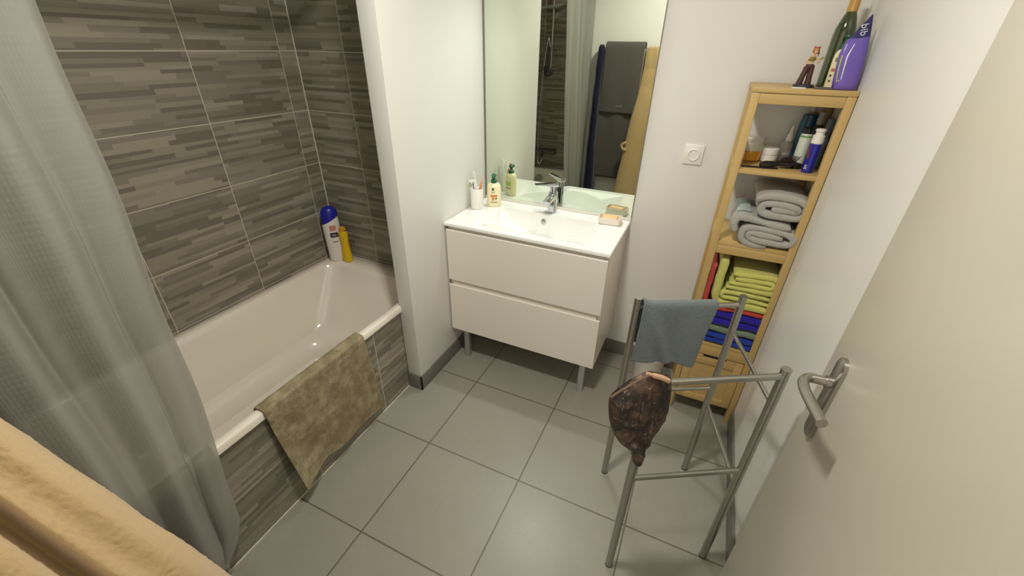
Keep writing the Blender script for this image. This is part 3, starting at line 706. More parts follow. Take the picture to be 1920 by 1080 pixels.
folded('sage_towel', 'thin grey-green towel between the two blue towels', 'towel',
       [[(1.0+.025*i, .5125+.002*math.sin(i)) for i in range(11)]], SAGE, yf+.002, .99, .032, 21, .0015)
folded('cobalt_towel', 'cobalt blue towel at the bottom of the coloured pile', 'towel',
       nestU(1.0, 1.248, .4625, .052, .0245, 1), COB, yf, .99, .025, 25, .0015)

# second shelf: toiletries
def jar(name, label, cat, c, parts):
    t = thing(name, label, cat, c)
    for pn, prof, m, lb in parts: obj(pn, L(prof, c, 32), m, t, label=lb)
    return t
z = Z2
CLEAR = plain('clear_jar_plastic', (206, 198, 180), .15, coat=.5); AMB = plain('amber_gel', (216, 152, 44), .25, coat=.5)
jar('gel_jar', 'clear jar of amber gel at the left of the second shelf', 'jar', (1.026, .905, z), [('gel', [(.028, 0), (.036, .006), (.0375, .040), (.001, .0405)], AMB, 'amber gel'), ('jar_wall', [(.0374, .0407), (.0385, .079)], CLEAR, 'pale clear upper wall'), ('lid', [(.0385, .074), (.0405, .078), (.0405, .088), (.038, .091), (.001, .091)], plain('frosted_lid', (206, 200, 188), .4), 'frosted lid')])
jar('cream_jar', 'small white cream jar beside the amber gel jar', 'jar', (1.092, .925, z), [('pot', [(.026, 0), (.031, .003), (.033, .024), (.032, .028)], WHITEPL, None), ('lid', [(.0335, .029), (.034, .033), (.034, .05), (.031, .053)], WHITEPL, None)])
jar('dropper_bottle', 'small pale bottle with pointed white nozzle on the second shelf', 'bottle', (1.152, .965, z), [('body', [(.021, 0), (.0235, .003), (.0235, .062), (.016, .072), (.011, .076)], plain('milky_plastic', (190, 188, 182), .35), None), ('nozzle', [(.013, .076), (.0135, .092), (.008, .104), (.0045, .128), (.002, .134)], WHITEPL, 'white pointed nozzle')])
obj('card_box', B(.992, .9975, .80, .875, z, z+.092, bev=.001), WHITEPL, None, (.995, .84, z), 35, 'thin white carton standing by the left post of the shelf', 'carton')
t = thing('hairbrush', 'black bristle hairbrush lying across the front of the second shelf', 'hairbrush', (1.13, .82, z)); BLK = plain('black_rubber', (24, 22, 22), .4)
A, Bp = Vector((1.058, .775, z+.014)), Vector((1.205, .862, z+.020)); dd = Bp-A; ln = dd.length; ux = dd.normalized(); uy = Vector((-ux.y, ux.x, 0)); bm = bmesh.new(); rings = []
for s, w, h in ((0, .003, .003), (.03, .012, .010), (.12, .0155, .0125), (.3, .0125, .0105), (.42, .011, .009), (.52, .020, .009), (.64, .027, .009), (.8, .027, .009), (.93, .02, .008), (1, .005, .004)):
    p = A + dd*s; rings.append([p + uy*w*math.cos(a) + Vector((0, 0, h*math.sin(a))) for a in [2*PI*k/18 for k in range(18)]])
loft(bm, rings); obj('handle', bm, BLK, t)
bm = bmesh.new()
for i in range(13):
    for j in range(-3, 4):
        s = .5 + .035*i; w = .0055*j
        if abs(w) > .024*math.sin(PI*min(1, max(0, (s-.44)/.54)))**.5: continue
        p = A + dd*s + uy*w + Vector((0, 0, .006)); tube(bm, [p, p + Vector((0, 0, .022)) + uy*w*.35], .0011, 5)
o_ = obj('bristles', bm, plain('dark_bristle', (46, 34, 28), .6), t)
obj('comb', B(.995, 1.12, .775, .795, z+.0002, z+.004, bev=.001, M=Matrix.Translation((1.05, .79, 0)) @ Matrix.Rotation(math.radians(10), 4, 'Z') @ Matrix.Translation((-1.05, -.79, 0))), BLK, None, (1.05, .79, z), 35, 'thin black comb lying behind the hairbrush handle', 'comb')
TEAL = plain('teal_plastic', (14, 74, 104), .35)
jar('shampoo_bottle', 'tall teal bottle standing behind the white tube on the second shelf', 'shampoo bottle', (1.195, .955, z), [('body', [(.024, 0), (.028, .003), (.029, .14), (.026, .156)], TEAL, None), ('cap', [(.0255, .156), (.0255, .175), (.02, .178)], TEAL, None)])
c = (1.184, .845, z)
t = jar('styling_bottle', 'white and black lotion bottle with green top line beside the blue bottle', 'bottle', c, [('body', [(.016, .016), (.0195, .02), (.0195, .118), (.016, .124)], plain('pale_grey_label', (196, 200, 186), .4), None), ('base_cap', [(.0175, 0), (.018, .0165)], BLK, 'black foot cap'), ('cap', [(.0155, .124), (.0155, .142), (.012, .145)], BLK, 'black cap'), ('green_band', [(.0197, .112), (.0198, .118)], plain('leaf_green', (96, 150, 80), .4), 'green band')])
X, N = Vector((.95, -.3, 0)), Vector((.3, -.95, 0)).normalized(); X = Vector((-N.y, N.x, 0))
obj('label', patch(c, X, N, .012, .085, .014, .03, .0170, curve=12), BLK, t, label='black picture on the label')
obj('label', patch(c, X, N, .012, .040, .014, .03, .0172, curve=12), plain('charcoal_print', (60, 60, 60), .5), t, label='dark print')
BLU = plain('deep_blue_plastic', (34, 34, 142), .3); c = (1.213, .795, z)
t = jar('deodorant_bottle', 'slim dark blue bottle with white pump cap at the shelf front', 'bottle', c, [('body', [(.016, 0), (.018, .002), (.0185, .098), (.0175, .102)], BLU, None), ('cap', [(.0185, .101), (.019, .106), (.018, .128), (.0135, .130), (.0135, .140), (.016, .141), (.016, .148), (.012, .15)], WHITEPL, 'white cap')])
N = Vector((-.55, -.83, 0)).normalized(); X = Vector((-N.y, N.x, 0))
obj('lettering', text_mesh('3M', .013, facing(Vector(c)+N*.0187+Vector((0, 0, .02)), (0, 0, 1), -X)), WHITEPL, t, label='white lettering')
obj('label', patch(c, X, N, -.006, .07, .012, .04, .0182, curve=14), plain('plum_brown_print', (96, 52, 60), .5), t, label='plum brown print')
GRY = plain('grey_translucent', (140, 132, 118), .35)
jar('spray_bottle', 'dark bottle with clear grey spray head at the back of the second shelf', 'spray bottle', (1.222, .905, z), [('body', [(.019, 0), (.021, .003), (.021, .135), (.012, .15)], plain('smoky_plastic', (52, 50, 46), .3), None), ('spray_head', [(.0125, .15), (.0135, .165), (.011, .178), (.011, .192), (.004, .195)], GRY, 'grey spray head')])
jar('lotion_bottle', 'pale bottle with white pump in the back right corner of the second shelf', 'bottle', (1.205, 1.0, z), [('body', [(.022, 0), (.023, .004), (.023, .17), (.012, .182)], plain('pale_taupe', (150, 140, 122), .4), None), ('pump', [(.009, .182), (.009, .2), (.015, .203), (.014, .21)], plain('off_white_pump', (196, 188, 172), .4), None)])
c0 = (1.2485, .88, z)
obj('storage_tube', L([(.0115, 0), (.012, .002), (.012, .17), (.010, .175)], c0, 20), plain('slate_plastic', (92, 104, 106), .4), None, c0, 35, 'slate grey tall tube against the right post of the second shelf', 'tube')

# on top of the shelf
z = SZ
c = (1.199, .915, z)
t = thing('green_bottle', 'tall dark green glass bottle with tan neck foil on the shelf top', 'bottle', c)
obj('glass_body', L([(.026, 0), (.0305, .003), (.0315, .155), (.0298, .175), (.022, .203), (.0145, .222), (.013, .23)], c, 40), plain('green_glass', (48, 62, 24), .08, coat=1, var=.1), t)
obj('neck_foil', L([(.0158, .222), (.0154, .24), (.0148, .277), (.0158, .28), (.0158, .293), (.013, .295)], c, 32), plain('tan_foil', (196, 152, 84), .35, .3), t, label='tan neck foil')
c = (1.203, .835, z)
t = thing('soap_pump_bottle', 'cream soap bottle with green pump squeezed behind the purple pouch', 'soap bottle', c); rot = math.radians(-38); X = Vector((math.cos(rot), math.sin(rot), 0)); N = Vector((math.sin(rot), -math.cos(rot), 0))
obj('body', L([(.022, 0), (.0245, .004), (.025, .085), (.0235, .102), (.017, .112), (.010, .118)], c, 32, sy=.62, rot=rot), CREAM, t)
obj('pump', L([(.0135, .116), (.0135, .13), (.007, .134), (.007, .146), (.012, .149), (.011, .155)], c, 24), GRN, t, label='dark green pump')
for u, zz, w, h, cc in ((-.006, .055, .012, .009, (190, 110, 84)), (-.008, .038, .007, .006, (60, 70, 48)), (-.006, .022, .007, .006, (70, 96, 60)), (-.004, .085, .010, .012, (120, 132, 100))):
    obj('label', patch(c, X, N, u, zz, w, h, .0158, curve=9), plain('bottle_print', cc, .5), t)
c = (1.250, .86, z)
jar('lotion_bottle', 'white bottle with rounded cap behind the purple pouch on the shelf top', 'bottle', c, [('body', [(.010, 0), (.0125, .003), (.0125, .12), (.009, .13)], WHITEPL, None), ('cap', [(.0115, .13), (.012, .135), (.0115, .155), (.007, .163)], WHITEPL, None)])
# pouch
c = (1.2285, .772, z)
PUR = plain('purple_film', (112, 90, 178), .32, bump=.25, bscale=25, bdist=.006)
t = thing('purple_pouch', 'purple refill pouch with navy top leaning in the corner of the shelf top', 'pouch', c)
du = Vector((.97, .24, 0)).normalized(); dn = Vector((du.y, -du.x, 0)); rings = []; NAV = plain('navy_film', (40, 38, 92), .35)
prof = [(0, .033, .018, 0), (.004, .0345, .022, 0), (.02, .0355, .023, .001), (.06, .037, .021, .002), (.10, .0375, .017, .003), (.130, .033, .011, .004), (.146, .0285, .008, .005), (.158, .0235, .006, .005), (.175, .0165, .0035, .006), (.19, .010, .002, .006), (.205, .003, .0012, .006)]
for zz, w, d, ly in prof:
    ctr = Vector(c) + Vector((.1*ly - .62*zz*zz, .9*ly, zz)) + du*(.032-w)
    rings.append([ctr + du*w*math.cos(a) + dn*d*math.copysign(abs(math.sin(a))**.8, math.sin(a)) + Vector((0, 0, .004*math.cos(a)*(zz > .1))) for a in [2*PI*k/40 for k in range(40)]])
for r in rings:
    for p in r: p.x = min(p.x, XR-.0025); p.y = max(p.y, SY0+.004)
bm = bmesh.new(); loft(bm, rings[:7]); noisy(bm, .0016, 45, 3); obj('pouch_body', bm, PUR, t, angle=70)
bm = bmesh.new(); loft(bm, rings[6:]); obj('navy_top', bm, NAV, t, angle=70, label='navy blue top')
ctr = Vector(c) + Vector((-.017, .005, .166)) + dn*.0065
obj('lettering', text_mesh('bib', .027, facing(ctr + du*.010 + Vector((0, 0, .001)), (du*.2 + Vector((0, 0, -1))), du), depth=.002), plain('pale_letter', (206, 208, 220), .5), t, label='pale lettering on the navy top')
LIM = plain('lime_stripe', (196, 208, 92), .5); LAV = plain('lavender_print', (150, 134, 206), .5)
def pp(u, zz, off=.0035): # point on pouch front
    for (z0_, w0, d0, l0), (z1_, w1, d1, l1) in zip(prof, prof[1:]):
        if zz <= z1_:
            k = (zz-z0_)/(z1_-z0_); d = d0+(d1-d0)*k; w = w0+(w1-w0)*k; l = l0+(l1-l0)*k; break
    return Vector(c) + Vector((.1*l - .62*zz*zz, .9*l, zz)) + du*(.032-w + u*w) + dn*(d*max(0, 1-u*u)**.4 + .0006)
bm = bmesh.new(); tube(bm, [pp(-.75, .028), pp(-.9, .024), pp(-.93, .06), pp(-.88, .098)], .0017, 8); obj('print_outline', bm, LIM, t, label='lime outline')
bm = bmesh.new(); tube(bm, [pp(-.66, .03), pp(-.62, .06), pp(-.55, .095), pp(-.3, .13)], [.001, .0016, .002, .0008], 8); obj('print_outline', bm, WHITEPL, t, label='white swoosh')
bm = bmesh.new(); vs = [bm.verts.new(pp(u, zz)) for zz in (.032, .05, .07, .09) for u in (-.88, -.8, -.72)]
for j in range(3):
    for i in range(2): bm.faces.new((vs[j*3+i], vs[j*3+i+1], vs[j*3+i+4], vs[j*3+i+3]))
r = bmesh.ops.solidify(bm, geom=bm.faces[:], thickness=.0008); obj('label', bm, LAV, t, label='lavender label')
obj('dark_box', B(1.192, 1.201, .757, .775, z, z+.034, bev=.001), plain('dark_purple_card', (48, 40, 62), .5), None, (1.196, .766, z), 35, 'small dark upright box beside the purple pouch', 'box')
obj('flat_tin', B(1.144, 1.196, .752, .800, z, z+.0055, bev=.002), plain('dark_tin', (84, 78, 78), .4), None, (1.17, .776, z), 35, 'flat grey dark case in front of the green bottle', 'case')
obj('paper_card', B(1.078, 1.118, .738, .765, z, z+.0035, bev=.0005), plain('pale_card', (206, 214, 196), .6), None, (1.098, .75, z), 35, 'pale flat card at the front edge of the shelf top', 'card')
# figurine
c = Vector((1.118, .815, z))
fig = thing('figurine', 'small standing figurine with red hair, brown trousers and dark base', 'figurine', c)
SKIN = plain('figurine_skin', (214, 168, 132), .45); TRO = plain('figurine_trousers', (74, 44, 38), .5); OLV = plain('figurine_olive', (120, 116, 42), .5); HAIR = plain('figurine_red_hair', (170, 62, 50), .45)
obj('base', L([(.026, 0), (.028, .002), (.027, .009), (.024, .010)], c, 28, sx=1.15), plain('figurine_base', (46, 44, 58), .4), fig, label='dark base')
P = lambda x, y, zz: c + Vector((x, y, zz))
V = [P(0, 0, .064), P(0, 0, .078), P(.001, 0, .088), P(.002, 0, .095), P(.003, 0, .101), P(.004, -.001, .109), P(-.011, 0, .088), P(-.016, -.004, .074), P(-.014, -.010, .063), P(.014, 0, .088), P(.022, -.004, .079), P(.016, -.012, .072), P(-.0065, 0, .052), P(-.010, 0, .034), P(-.015, 0, .012), P(.0065, 0, .052), P(.008, 0, .034), P(.009, 0, .012)]
E_ = [(0, 1), (1, 2), (2, 3), (3, 4), (4, 5), (2, 6), (6, 7), (7, 8), (2, 9), (9, 10), (10, 11), (0, 12), (12, 13), (13, 14), (0, 15), (15, 16), (16, 17)]
RR = [.006, .0072, .0085, .0035, .006, .0065, .0034, .0027, .0024, .0034, .0027, .0024, .006, .0045, .0042, .006, .0045, .0042]
obj('figure_body', skin(V, E_, RR), SKIN, fig, angle=180)
bm = bmesh.new(); 
for s, ks in ((-1, (-.0055, -.0095, -.013, -.0155)), (1, (.0055, .0075, .0085, .0095))):
    tube(bm, [P(ks[0], 0, .066), P(ks[1], 0, .046), P(ks[2], 0, .028), P(ks[3], 0, .010)], [.0095, .0086, .0088, .0105], 16)
lathe(bm, [(.009, .058), (.0115, .061), (.0118, .067), (.0105, .0705)], c, 20, sy=.85)
obj('trousers', bm, TRO, fig, label='dark brown trousers')
obj('top', L([(.0088, .0795), (.0102, .083), (.0102, .089), (.0085, .0925)], c+Vector((.001, 0, 0)), 20, sy=.85), OLV, fig, label='olive top')
bm = bmesh.new(); lathe(bm, [(.004, .100), (.0085, .104), (.0095, .111), (.0075, .118), (.002, .121)], c+Vector((.0045, .001, 0)), 20); tube(bm, [P(.010, .001, .117), P(.0145, 0, .122)], [.004, .0008], 10); tube(bm, [P(-.001, .001, .117), P(-.003, 0, .123)], [.004, .0008], 10); tube(bm, [P(.011, .004, .11), P(.015, .006, .102), P(.014, .006, .094)], [.003, .0025, .001], 10)
obj('hair', bm, HAIR, fig, label='red hair')
obj('headband', L([(.0088, .1105), (.0098, .1115), (.0098, .115), (.0088, .116)], c+Vector((.0042, -.0006, 0)), 20), plain('figurine_gold', (222, 170, 96), .25, .8), fig, label='gold headband')
bm = bmesh.new(); bmesh.ops.create_uvsphere(bm, u_segments=14, v_segments=8, radius=1, matrix=Matrix.Translation(P(.0045, -.0072, .107)) @ Matrix.Diagonal((.0055, .002, .0052, 1))); obj('face', bm, SKIN, fig)
bm = bmesh.new(); tube(bm, [P(.020, -.002, .084), P(.027, 0, .088), P(.034, .001, .092)], [.001, .0042, .0008], 10); obj('leaf', bm, plain('figurine_leaf', (150, 158, 74), .5), fig, label='green leaf')

# ================================================================== TOWEL STAND
rk = thing('towel_stand', 'grey steel two-frame towel stand on the floor before the shelf', 'towel stand', (.98, .1, 0))
NL, NR, FL_, FR = Vector((.876, -.165, 0)), Vector((1.18, .009, 0)), Vector((.771, .2, 0)), Vector((1.087, .367, 0)); HL = .885
up = lambda p, h: Vector((p.x, p.y, h))
for p in (NL, NR, FL_, FR):
    lg = obj('leg', T([up(p, .004), up(p, HL)], .0125, 24), STEEL, rk); obj('end_cap', T([up(p, HL-.002), up(p, HL+.002)], .0131, 24), BRUSH, lg); obj('foot', T([p, up(p, .006)], .013, 24), plain('rubber_foot', (70, 68, 64), .6), lg, label='dark rubber foot')
for a, b, h, r in ((NL, NR, .862, .0092), (FL_, FR, .852, .0092), (NL, NR, .483, .0085), (FL_, FR, .475, .0075)): obj('rail', T([up(a, h), up(b, h)], r), STEEL, rk)
for h in (.750, .400): obj('stay', T([up(FR, h-.008)+Vector((.004, -.006, 0)), up(NR, h+.014)], .0065), BRUSH, rk)

# hand towel over the far rail
HT = cloth('slate_terry', (108, 116, 116), var=.18)
a_, b_ = up(FL_, .852), up(FR, .852); ax = (b_-a_); W_ = ax.length; ax.normalize(); nv = Vector((ax.y, -ax.x, 0))   # nv points to the camera side
bm = bmesh.new(); rings = []; prof = catmull([(-.016, -.16), (-.015, -.08), (-.0135, -.01), (-.009, .0105), (0, .0145), (.009, .0105), (.0135, -.01), (.017, -.07), (.02, -.135), (.022, -.19), (.023, -.224)], 6); NSH = 60
th = .006; outer = []
for j in range(NSH+1):
    s = j/NSH; u = .012 + s*.255; n = len(prof); ci, co = [], []
    for i, p in enumerate(prof):
        q = prof[min(i+1, n-1)] - prof[max(i-1, 0)]; q = Vector((-q.y, q.x)).normalized()
        dr_ = max(0, -p.y)/.24 if p.x > 0 else 0
        fold = .012*dr_*math.sin(PI*2*(s*1.6 - .35*dr_) + .8) + .024*dr_*math.exp(-((s-.10-.5*dr_)/.09)**2)
        uu = u + .004 - .030*dr_ - .012*dr_*(s-.2) + (.02*math.exp(-(s/.1)**2)*dr_); zz = p.y + dr_*(.018*math.sin(s*PI+.4)-.010*s) + (.012*math.exp(-(s/.07)**2) if abs(p.x) < .016 and p.y > -.03 else 0)
        base = a_ + ax*uu + Vector((0, 0, zz)); ci.append(base + nv*(p.x+fold)); co.append(base + nv*(p.x+fold) + nv*q.x*th + Vector((0, 0, q.y*th)))
    f = .5 if j in (0, NSH) else 1
    outer.append([x.lerp(y, .5-.5*f) for x, y in zip(ci, co)] + [x.lerp(y, .5+.5*f) for x, y in zip(ci, co)][::-1])
loft(bm, outer); noisy(bm, .0012, 110)
obj('hand_towel', bm, HT, None, up(FL_.lerp(FR, .45), .62), 180, 'slate blue hand towel draped over the far rail of the towel stand', 'towel')

# patterned cap on the near left leg
view = Vector((.869, -1.038, 1.593))
fr_ = (NR-NL).normalized(); pn = Vector((fr_.y, -fr_.x, 0))
out = [(1218, 695), (1240, 700), (1257, 706), (1259, 730), (1254, 758), (1244, 784), (1228, 808), (1213, 832), (1204, 843), (1203, 858), (1197, 874), (1186, 868), (1183, 846), (1166, 834), (1152, 815), (1143, 790), (1141, 765), (1143, 744), (1158, 728), (1180, 712), (1203, 699)]
import mathutils
def camray(px, py):
    r, u, f = CAMR; return (f + r*((px-960)/CF) - u*((py-540)/CF))
cyaw, cpit, crol, CF = .4213, .5253, .0184, 779.3843
f = Vector((-math.sin(cyaw)*math.cos(cpit), math.cos(cyaw)*math.cos(cpit), -math.sin(cpit))); r = Vector((math.cos(cyaw), math.sin(cyaw), 0)); u = r.cross(f)
CAMR = (r*math.cos(crol)+u*math.sin(crol), -r*math.sin(crol)+u*math.cos(crol), f)
def onplane(px, py, p, n):
    d = camray(px, py); t_ = (p-view).dot(n)/d.dot(n); return view + d*t_
loop = [onplane(x, y, up(NL, .8)+pn*.004, pn) for x, y in out]
lp = catmull(loop + [loop[0]], 4)[:-1]; ctr = sum(lp, Vector())/len(lp)
bm = bmesh.new(); K = 12; N_ = len(lp); fv, bv = [], []
rim = [bm.verts.new(p) for p in lp]
for side in (1, -1):
    prev = rim
    for k in range(1, K+1):
        t_ = 1-k/K
        if k < K:
            ring = []
            for p in lp:
                q = ctr + (p-ctr)*t_; h_ = .036*math.sqrt(max(0, 1-t_**2.4))*(1 if side > 0 else .75) + .010*noise.noise(q*22)*(1-t_)**.5 + .006*noise.noise(q*55)
                ring.append(bm.verts.new(q + pn*side*h_))
            for i in range(N_): bm.faces.new((prev[i], prev[(i+1) % N_], ring[(i+1) % N_], ring[i]))
            prev = ring
        else:
            cv_ = bm.verts.new(ctr + pn*side*.036)
            for i in range(N_): bm.faces.new((prev[i], prev[(i+1) % N_], cv_))
cap = thing('patterned_cap', 'dark brown printed cloth cap hung on the near left leg of the stand', 'cap', up(NL, .6))
obj('cap_cloth', bm, cap_pattern(), cap, angle=180)
hem = [onplane(x, y, up(NL, .8)+pn*.014, pn) for x, y in ((1146, 745), (1162, 734), (1180, 724), (1200, 712), (1222, 703))]
obj('hem_band', T(catmull(hem, 5), .0032, 10), cloth('cap_hem', (112, 90, 70), scale=80), cap, label='lighter stitched hem')
hem = [onplane(x, y, up(NL, .8)+pn*.020, pn) for x, y in ((1213, 700), (1226, 704), (1243, 709), (1255, 715))]
obj('lining', T(catmull(hem, 5), [.004]*5+[.0065]*10+[.005], 12), cloth('cap_lining', (190, 150, 118), scale=80), cap, label='peach lining showing')

# waste bin
c = (.835, .87, 0)
t = thing('waste_bin', 'white round waste bin on the floor behind the towel stand', 'waste bin', c)
obj('bin_body', L([(.062, 0), (.066, .004), (.083, .20), (.085, .203), (.082, .203), (.064, .008), (.001, .008)], c, 40), WHITEPL, t)
obj('bin_rim', L([(.0835, .196), (.087, .198), (.087, .207), (.083, .209), (.081, .204)], c, 40), WHITEPL, t)

# ================================================================== TOWEL RADIATOR WITH ROBES (behind the camera's left)
rad = thing('towel_radiator', 'white towel radiator on the wall beside the doorway, behind towels', 'radiator', (.08, YF, .5))
for x in (-.10, .19): obj('upright', B(x-.016, x+.016, YF+.045, YF+.075, .60, 1.60, bev=.004), WHITEPL, rad)
for k in range(10): zz = .65 + .1*k; obj('bar', T([(-.10, YF+.06, zz), (.19, YF+.06, zz)], .010), WHITEPL, rad)
for x in (-.10, .19):
    for zz in (.7, 1.5): obj('wall_bracket', T([(x, YF, zz), (x, YF+.05, zz)], .009), WHITEPL, rad)
CHAR = cloth('charcoal_terry', (86, 81, 75), var=.15)
def drape(name, label, x0, x1, ztop, zf, zb, yb, r, mat, seed, thick=.008, grp=None):
    prof = catmull([(-r-.004, zb-ztop), (-r-.003, (zb-ztop)/2), (-r-.001, -.02), (-r*.7, r*.75), (0, r*1.1), (r*.7, r*.75), (r+.001, -.02), (r+.004, (zf-ztop)*.35), (r+.006, (zf-ztop)*.7), (r+.007, zf-ztop)], 9); rings = []
    for j in range(41):
        s = j/40; ci, co = [], []; n = len(prof)
        for i, p in enumerate(prof):
            q = prof[min(i+1, n-1)] - prof[max(i-1, 0)]; q = Vector((-q.y, q.x)).normalized(); d = min(1, max(0, -p.y)/.4)
            w = .004*d*math.sin(s*11+seed)*(1 if p.x > 0 else 0); b = Vector((x0+(x1-x0)*s, yb+p.x+w, ztop+p.y)); ci.append(b); co.append(b+Vector((0, q.x*thick, q.y*thick)))
        f_ = .5 if j in (0, 40) else 1; rings.append([a.lerp(b, .5-.5*f_) for a, b in zip(ci, co)]+[a.lerp(b, .5+.5*f_) for a, b in zip(ci, co)][::-1])
    bm = bmesh.new(); loft(bm, rings); noisy(bm, .001, 90, seed); o = obj(name, bm, mat, None, ((x0+x1)/2, yb, zf), 180, label, 'towel'); return o
drape('charcoal_towel', 'long dark grey towel hanging under the shorter grey one, seen in the mirror', -.122, .207, 1.592, .50, .9, YF+.06, .020, CHAR, 2)
t = drape('charcoal_towel', 'shorter dark grey towel over the radiator top, seen in the mirror', -.124, .210, 1.604, 1.09, 1.2, YF+.06, .034, CHAR, 5)
obj('woven_border', B(-.12, .206, YF+.1025, YF+.1065, 1.135, 1.155, bev=.001), cloth('charcoal_border', (104, 98, 90), scale=60), t, label='paler woven border')

def robe(name, label, secs, mat, hi, amp, seed, origin, nz=220, fine=0.0):
    """secs: list of (z, outline points (x,y) going round) interpolated in z"""
    zs = [s[0] for s in secs]; bm = bmesh.new(); rings = []
    dense = [catmull(s[1] + [s[1][0]], hi)[:-1] for s in secs]
    for j in range(nz+1):
        z = zs[0] + (zs[-1]-zs[0])*j/nz
        k = max(i for i in range(len(zs)) if (zs[i] - z)*(1 if zs[-1] > zs[0] else -1) <= 1e-9); k = min(k, len(zs)-2)
        t_ = (z-zs[k])/(zs[k+1]-zs[k]); t_ = t_
        rings.append([Vector((*(a.lerp(b, t_)), z)) for a, b in zip(dense[k], dense[k+1])])
    loft(bm, rings); bm.normal_update(); noisy(bm, amp, 9, seed)
    if fine: noisy(bm, fine*.2, 90, seed+2); noisy(bm, fine*.55, 320, seed+9)
    for v in bm.verts: v.co.y = max(v.co.y, YF+.006)
    return bm
TAN = cloth('tan_plush', (183, 155, 110), var=.16, scale=620, bump=.4, dist=.0012)
def sec(x0, x1, yf, yw, g):
    # start front left, go along the front to the right ridge, down the right side with two deep folds, back along the wall
    d = yf - yw; w = x1-x0
    return [(x0, yf-.5*d), (x0+.06*w, yf-.14*d), (x0+.28*w, yf-.01*d), (x0+.55*w, yf-.05*d*g), (x0+.80*w, yf-.0*d), (x0+.95*w, yf-.10*d), (x0+.98*w, yf-.26*d), (x0+1.02*w, yf-.38*d), (x0+(1.0-.10*g)*w, yf-.47*d), (x0+(1.0-.09*g)*w, yf-.50*d), (x0+1.06*w, yf-.56*d), (x0+1.10*w, yf-.68*d), (x0+1.06*w, yf-.78*d), (x0+(1.04-.06*g)*w, yf-.83*d), (x0+1.04*w, yf-.9*d), (x0+.95*w, yw), (max(.268, x0+.5*w), yw), (max(.258, x0+.3*w), min(-.985, yf-.4*d)), (x0+.02, min(-.985, yf-.3*d)) if x0 < .2 else (x0+.005, yf-.8*d)]
secs = [(.18, sec(.10, .475, -.800, -1.085, 1)), (.45, sec(.125, .465, -.840, -1.085, 1)), (.70, sec(.145, .452, -.884, -1.085, 1)), (.956, sec(.165, .430, -.926, -1.085, 1)), (1.115, sec(.182, .425, -.954, -1.085, .9)), (1.315, sec(.205, .415, -.992, -1.082, .7)), (1.45, sec(.213, .375, -1.005, -1.08, .6)), (1.57, sec(.217, .335, -1.00, -1.07, .5)), (1.605, sec(.222, .322, -1.00, -1.06, .4)), (1.617, sec(.235, .305, -1.01, -1.05, .3))]
bm = robe('r', '', secs, TAN, 13, .003, 3, None, 420, .0016)
rb = thing('tan_bathrobe', 'tan plush bathrobe hanging in the near left foreground by the radiator', 'bathrobe', (.3, -1.0, .18))
obj('robe_cloth', bm, TAN, rb, angle=180)
bm = bmesh.new(); tube(bm, catmull([(.20, -.955, .86), (.165, -.925, .85), (.145, -.918, .83), (.16, -.912, .80), (.20, -.915, .79)], 6), .013, 12); noisy(bm, .002, 60); obj('belt', bm, TAN, rb, angle=180, label='knotted tan belt')
for nm_, lb_, x in (('robe_hook', 'small chrome wall hook under the tan bathrobe', .29), ('robe_hook', 'small chrome wall hook under the navy bathrobe', -.16)):
    hk = thing(nm_, lb_, 'hook', (x, YF, 1.58)); obj('hook_arm', T(catmull([(x, YF, 1.57), (x, YF+.03, 1.57), (x, YF+.045, 1.585)], 5), .006), CHROME, hk); obj('hook_plate', T([(x, YF, 1.57), (x, YF+.004, 1.57)], .018), CHROME, hk)
NAVY = cloth('navy_plush', (26, 28, 52), var=.2)
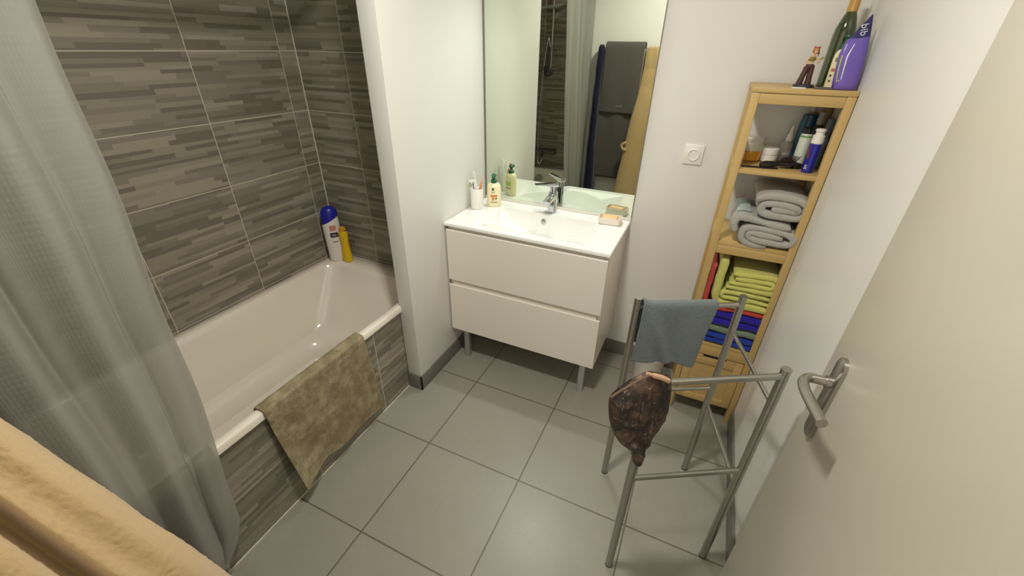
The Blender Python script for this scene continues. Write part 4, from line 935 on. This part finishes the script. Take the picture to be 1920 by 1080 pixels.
def sec2(x0, x1, yf, yw):
    w = x1-x0; d = yf-yw
    return [(x0, yf-.5*d), (x0+.15*w, yf-.1*d), (x0+.4*w, yf-.15*d), (x0+.6*w, yf), (x0+.9*w, yf-.12*d), (x1, yf-.4*d), (x1-.002, min(-.984, yf-.45*d)), (min(-.129, x0+.8*w), min(-.984, yf-.6*d)), (min(-.131, x0+.7*w), yw), (x0+.2*w, yw)]
bm = robe('n', '', [(.30, sec2(-.195, -.092, -.915, -1.08)), (.42, sec2(-.195, -.084, -.915, -1.08)), (.8, sec2(-.195, -.112, -.93, -1.08)), (1.2, sec2(-.193, -.122, -.95, -1.08)), (1.5, sec2(-.193, -.128, -.98, -1.07)), (1.60, sec2(-.19, -.13, -.985, -1.06)), (1.625, sec2(-.18, -.14, -1.0, -1.05))], NAVY, 6, .006, 6, None, 120)
obj('navy_bathrobe', bm, NAVY, None, (-.17, -1.0, .3), 180, 'dark navy bathrobe hanging at the left end of the grey towels, in the mirror', 'bathrobe')

# ================================================================== LIGHT, WORLD, CAMERA
def area(name, loc, size, power, col, rot=(0, 0, 0), shape='DISK', sy=None, spread=None):
    l = bpy.data.lights.new(name, 'AREA'); l.shape = shape; l.size = size; l.energy = power; l.color = col
    if sy: l.size_y = sy
    if spread: l.spread = spread
    o = bpy.data.objects.new(name, l); COL.objects.link(o); o.location = loc; o.rotation_euler = rot; return o
area('ceiling_light', (.48, -.33, ZC-.085), .16, 27, (1, .96, .89))
area('mirror_light', (.2, YB-.075, 2.155), .28, 3.4, (.94, 1, .97), (math.radians(-6), 0, 0), 'RECTANGLE', .035, math.radians(100))
w = bpy.data.worlds.new('World'); S.world = w; w.use_nodes = True
w.node_tree.nodes['Background'].inputs[0].default_value = (1, .95, .86, 1); w.node_tree.nodes['Background'].inputs[1].default_value = 1.4
cam = bpy.data.cameras.new('camera'); cam.sensor_width = 36; cam.lens = CF*36/1920; cam.clip_start = .01
co = bpy.data.objects.new('camera', cam); COL.objects.link(co); r_, u_, f_ = CAMR
co.matrix_world = Matrix(((r_.x, u_.x, -f_.x, view.x), (r_.y, u_.y, -f_.y, view.y), (r_.z, u_.z, -f_.z, view.z), (0, 0, 0, 1)))
S.camera = co
S.view_settings.view_transform = 'Standard'; S.view_settings.look = 'None'; S.view_settings.gamma = 1; S.view_settings.use_curve_mapping = False
S.view_settings.exposure = -.2
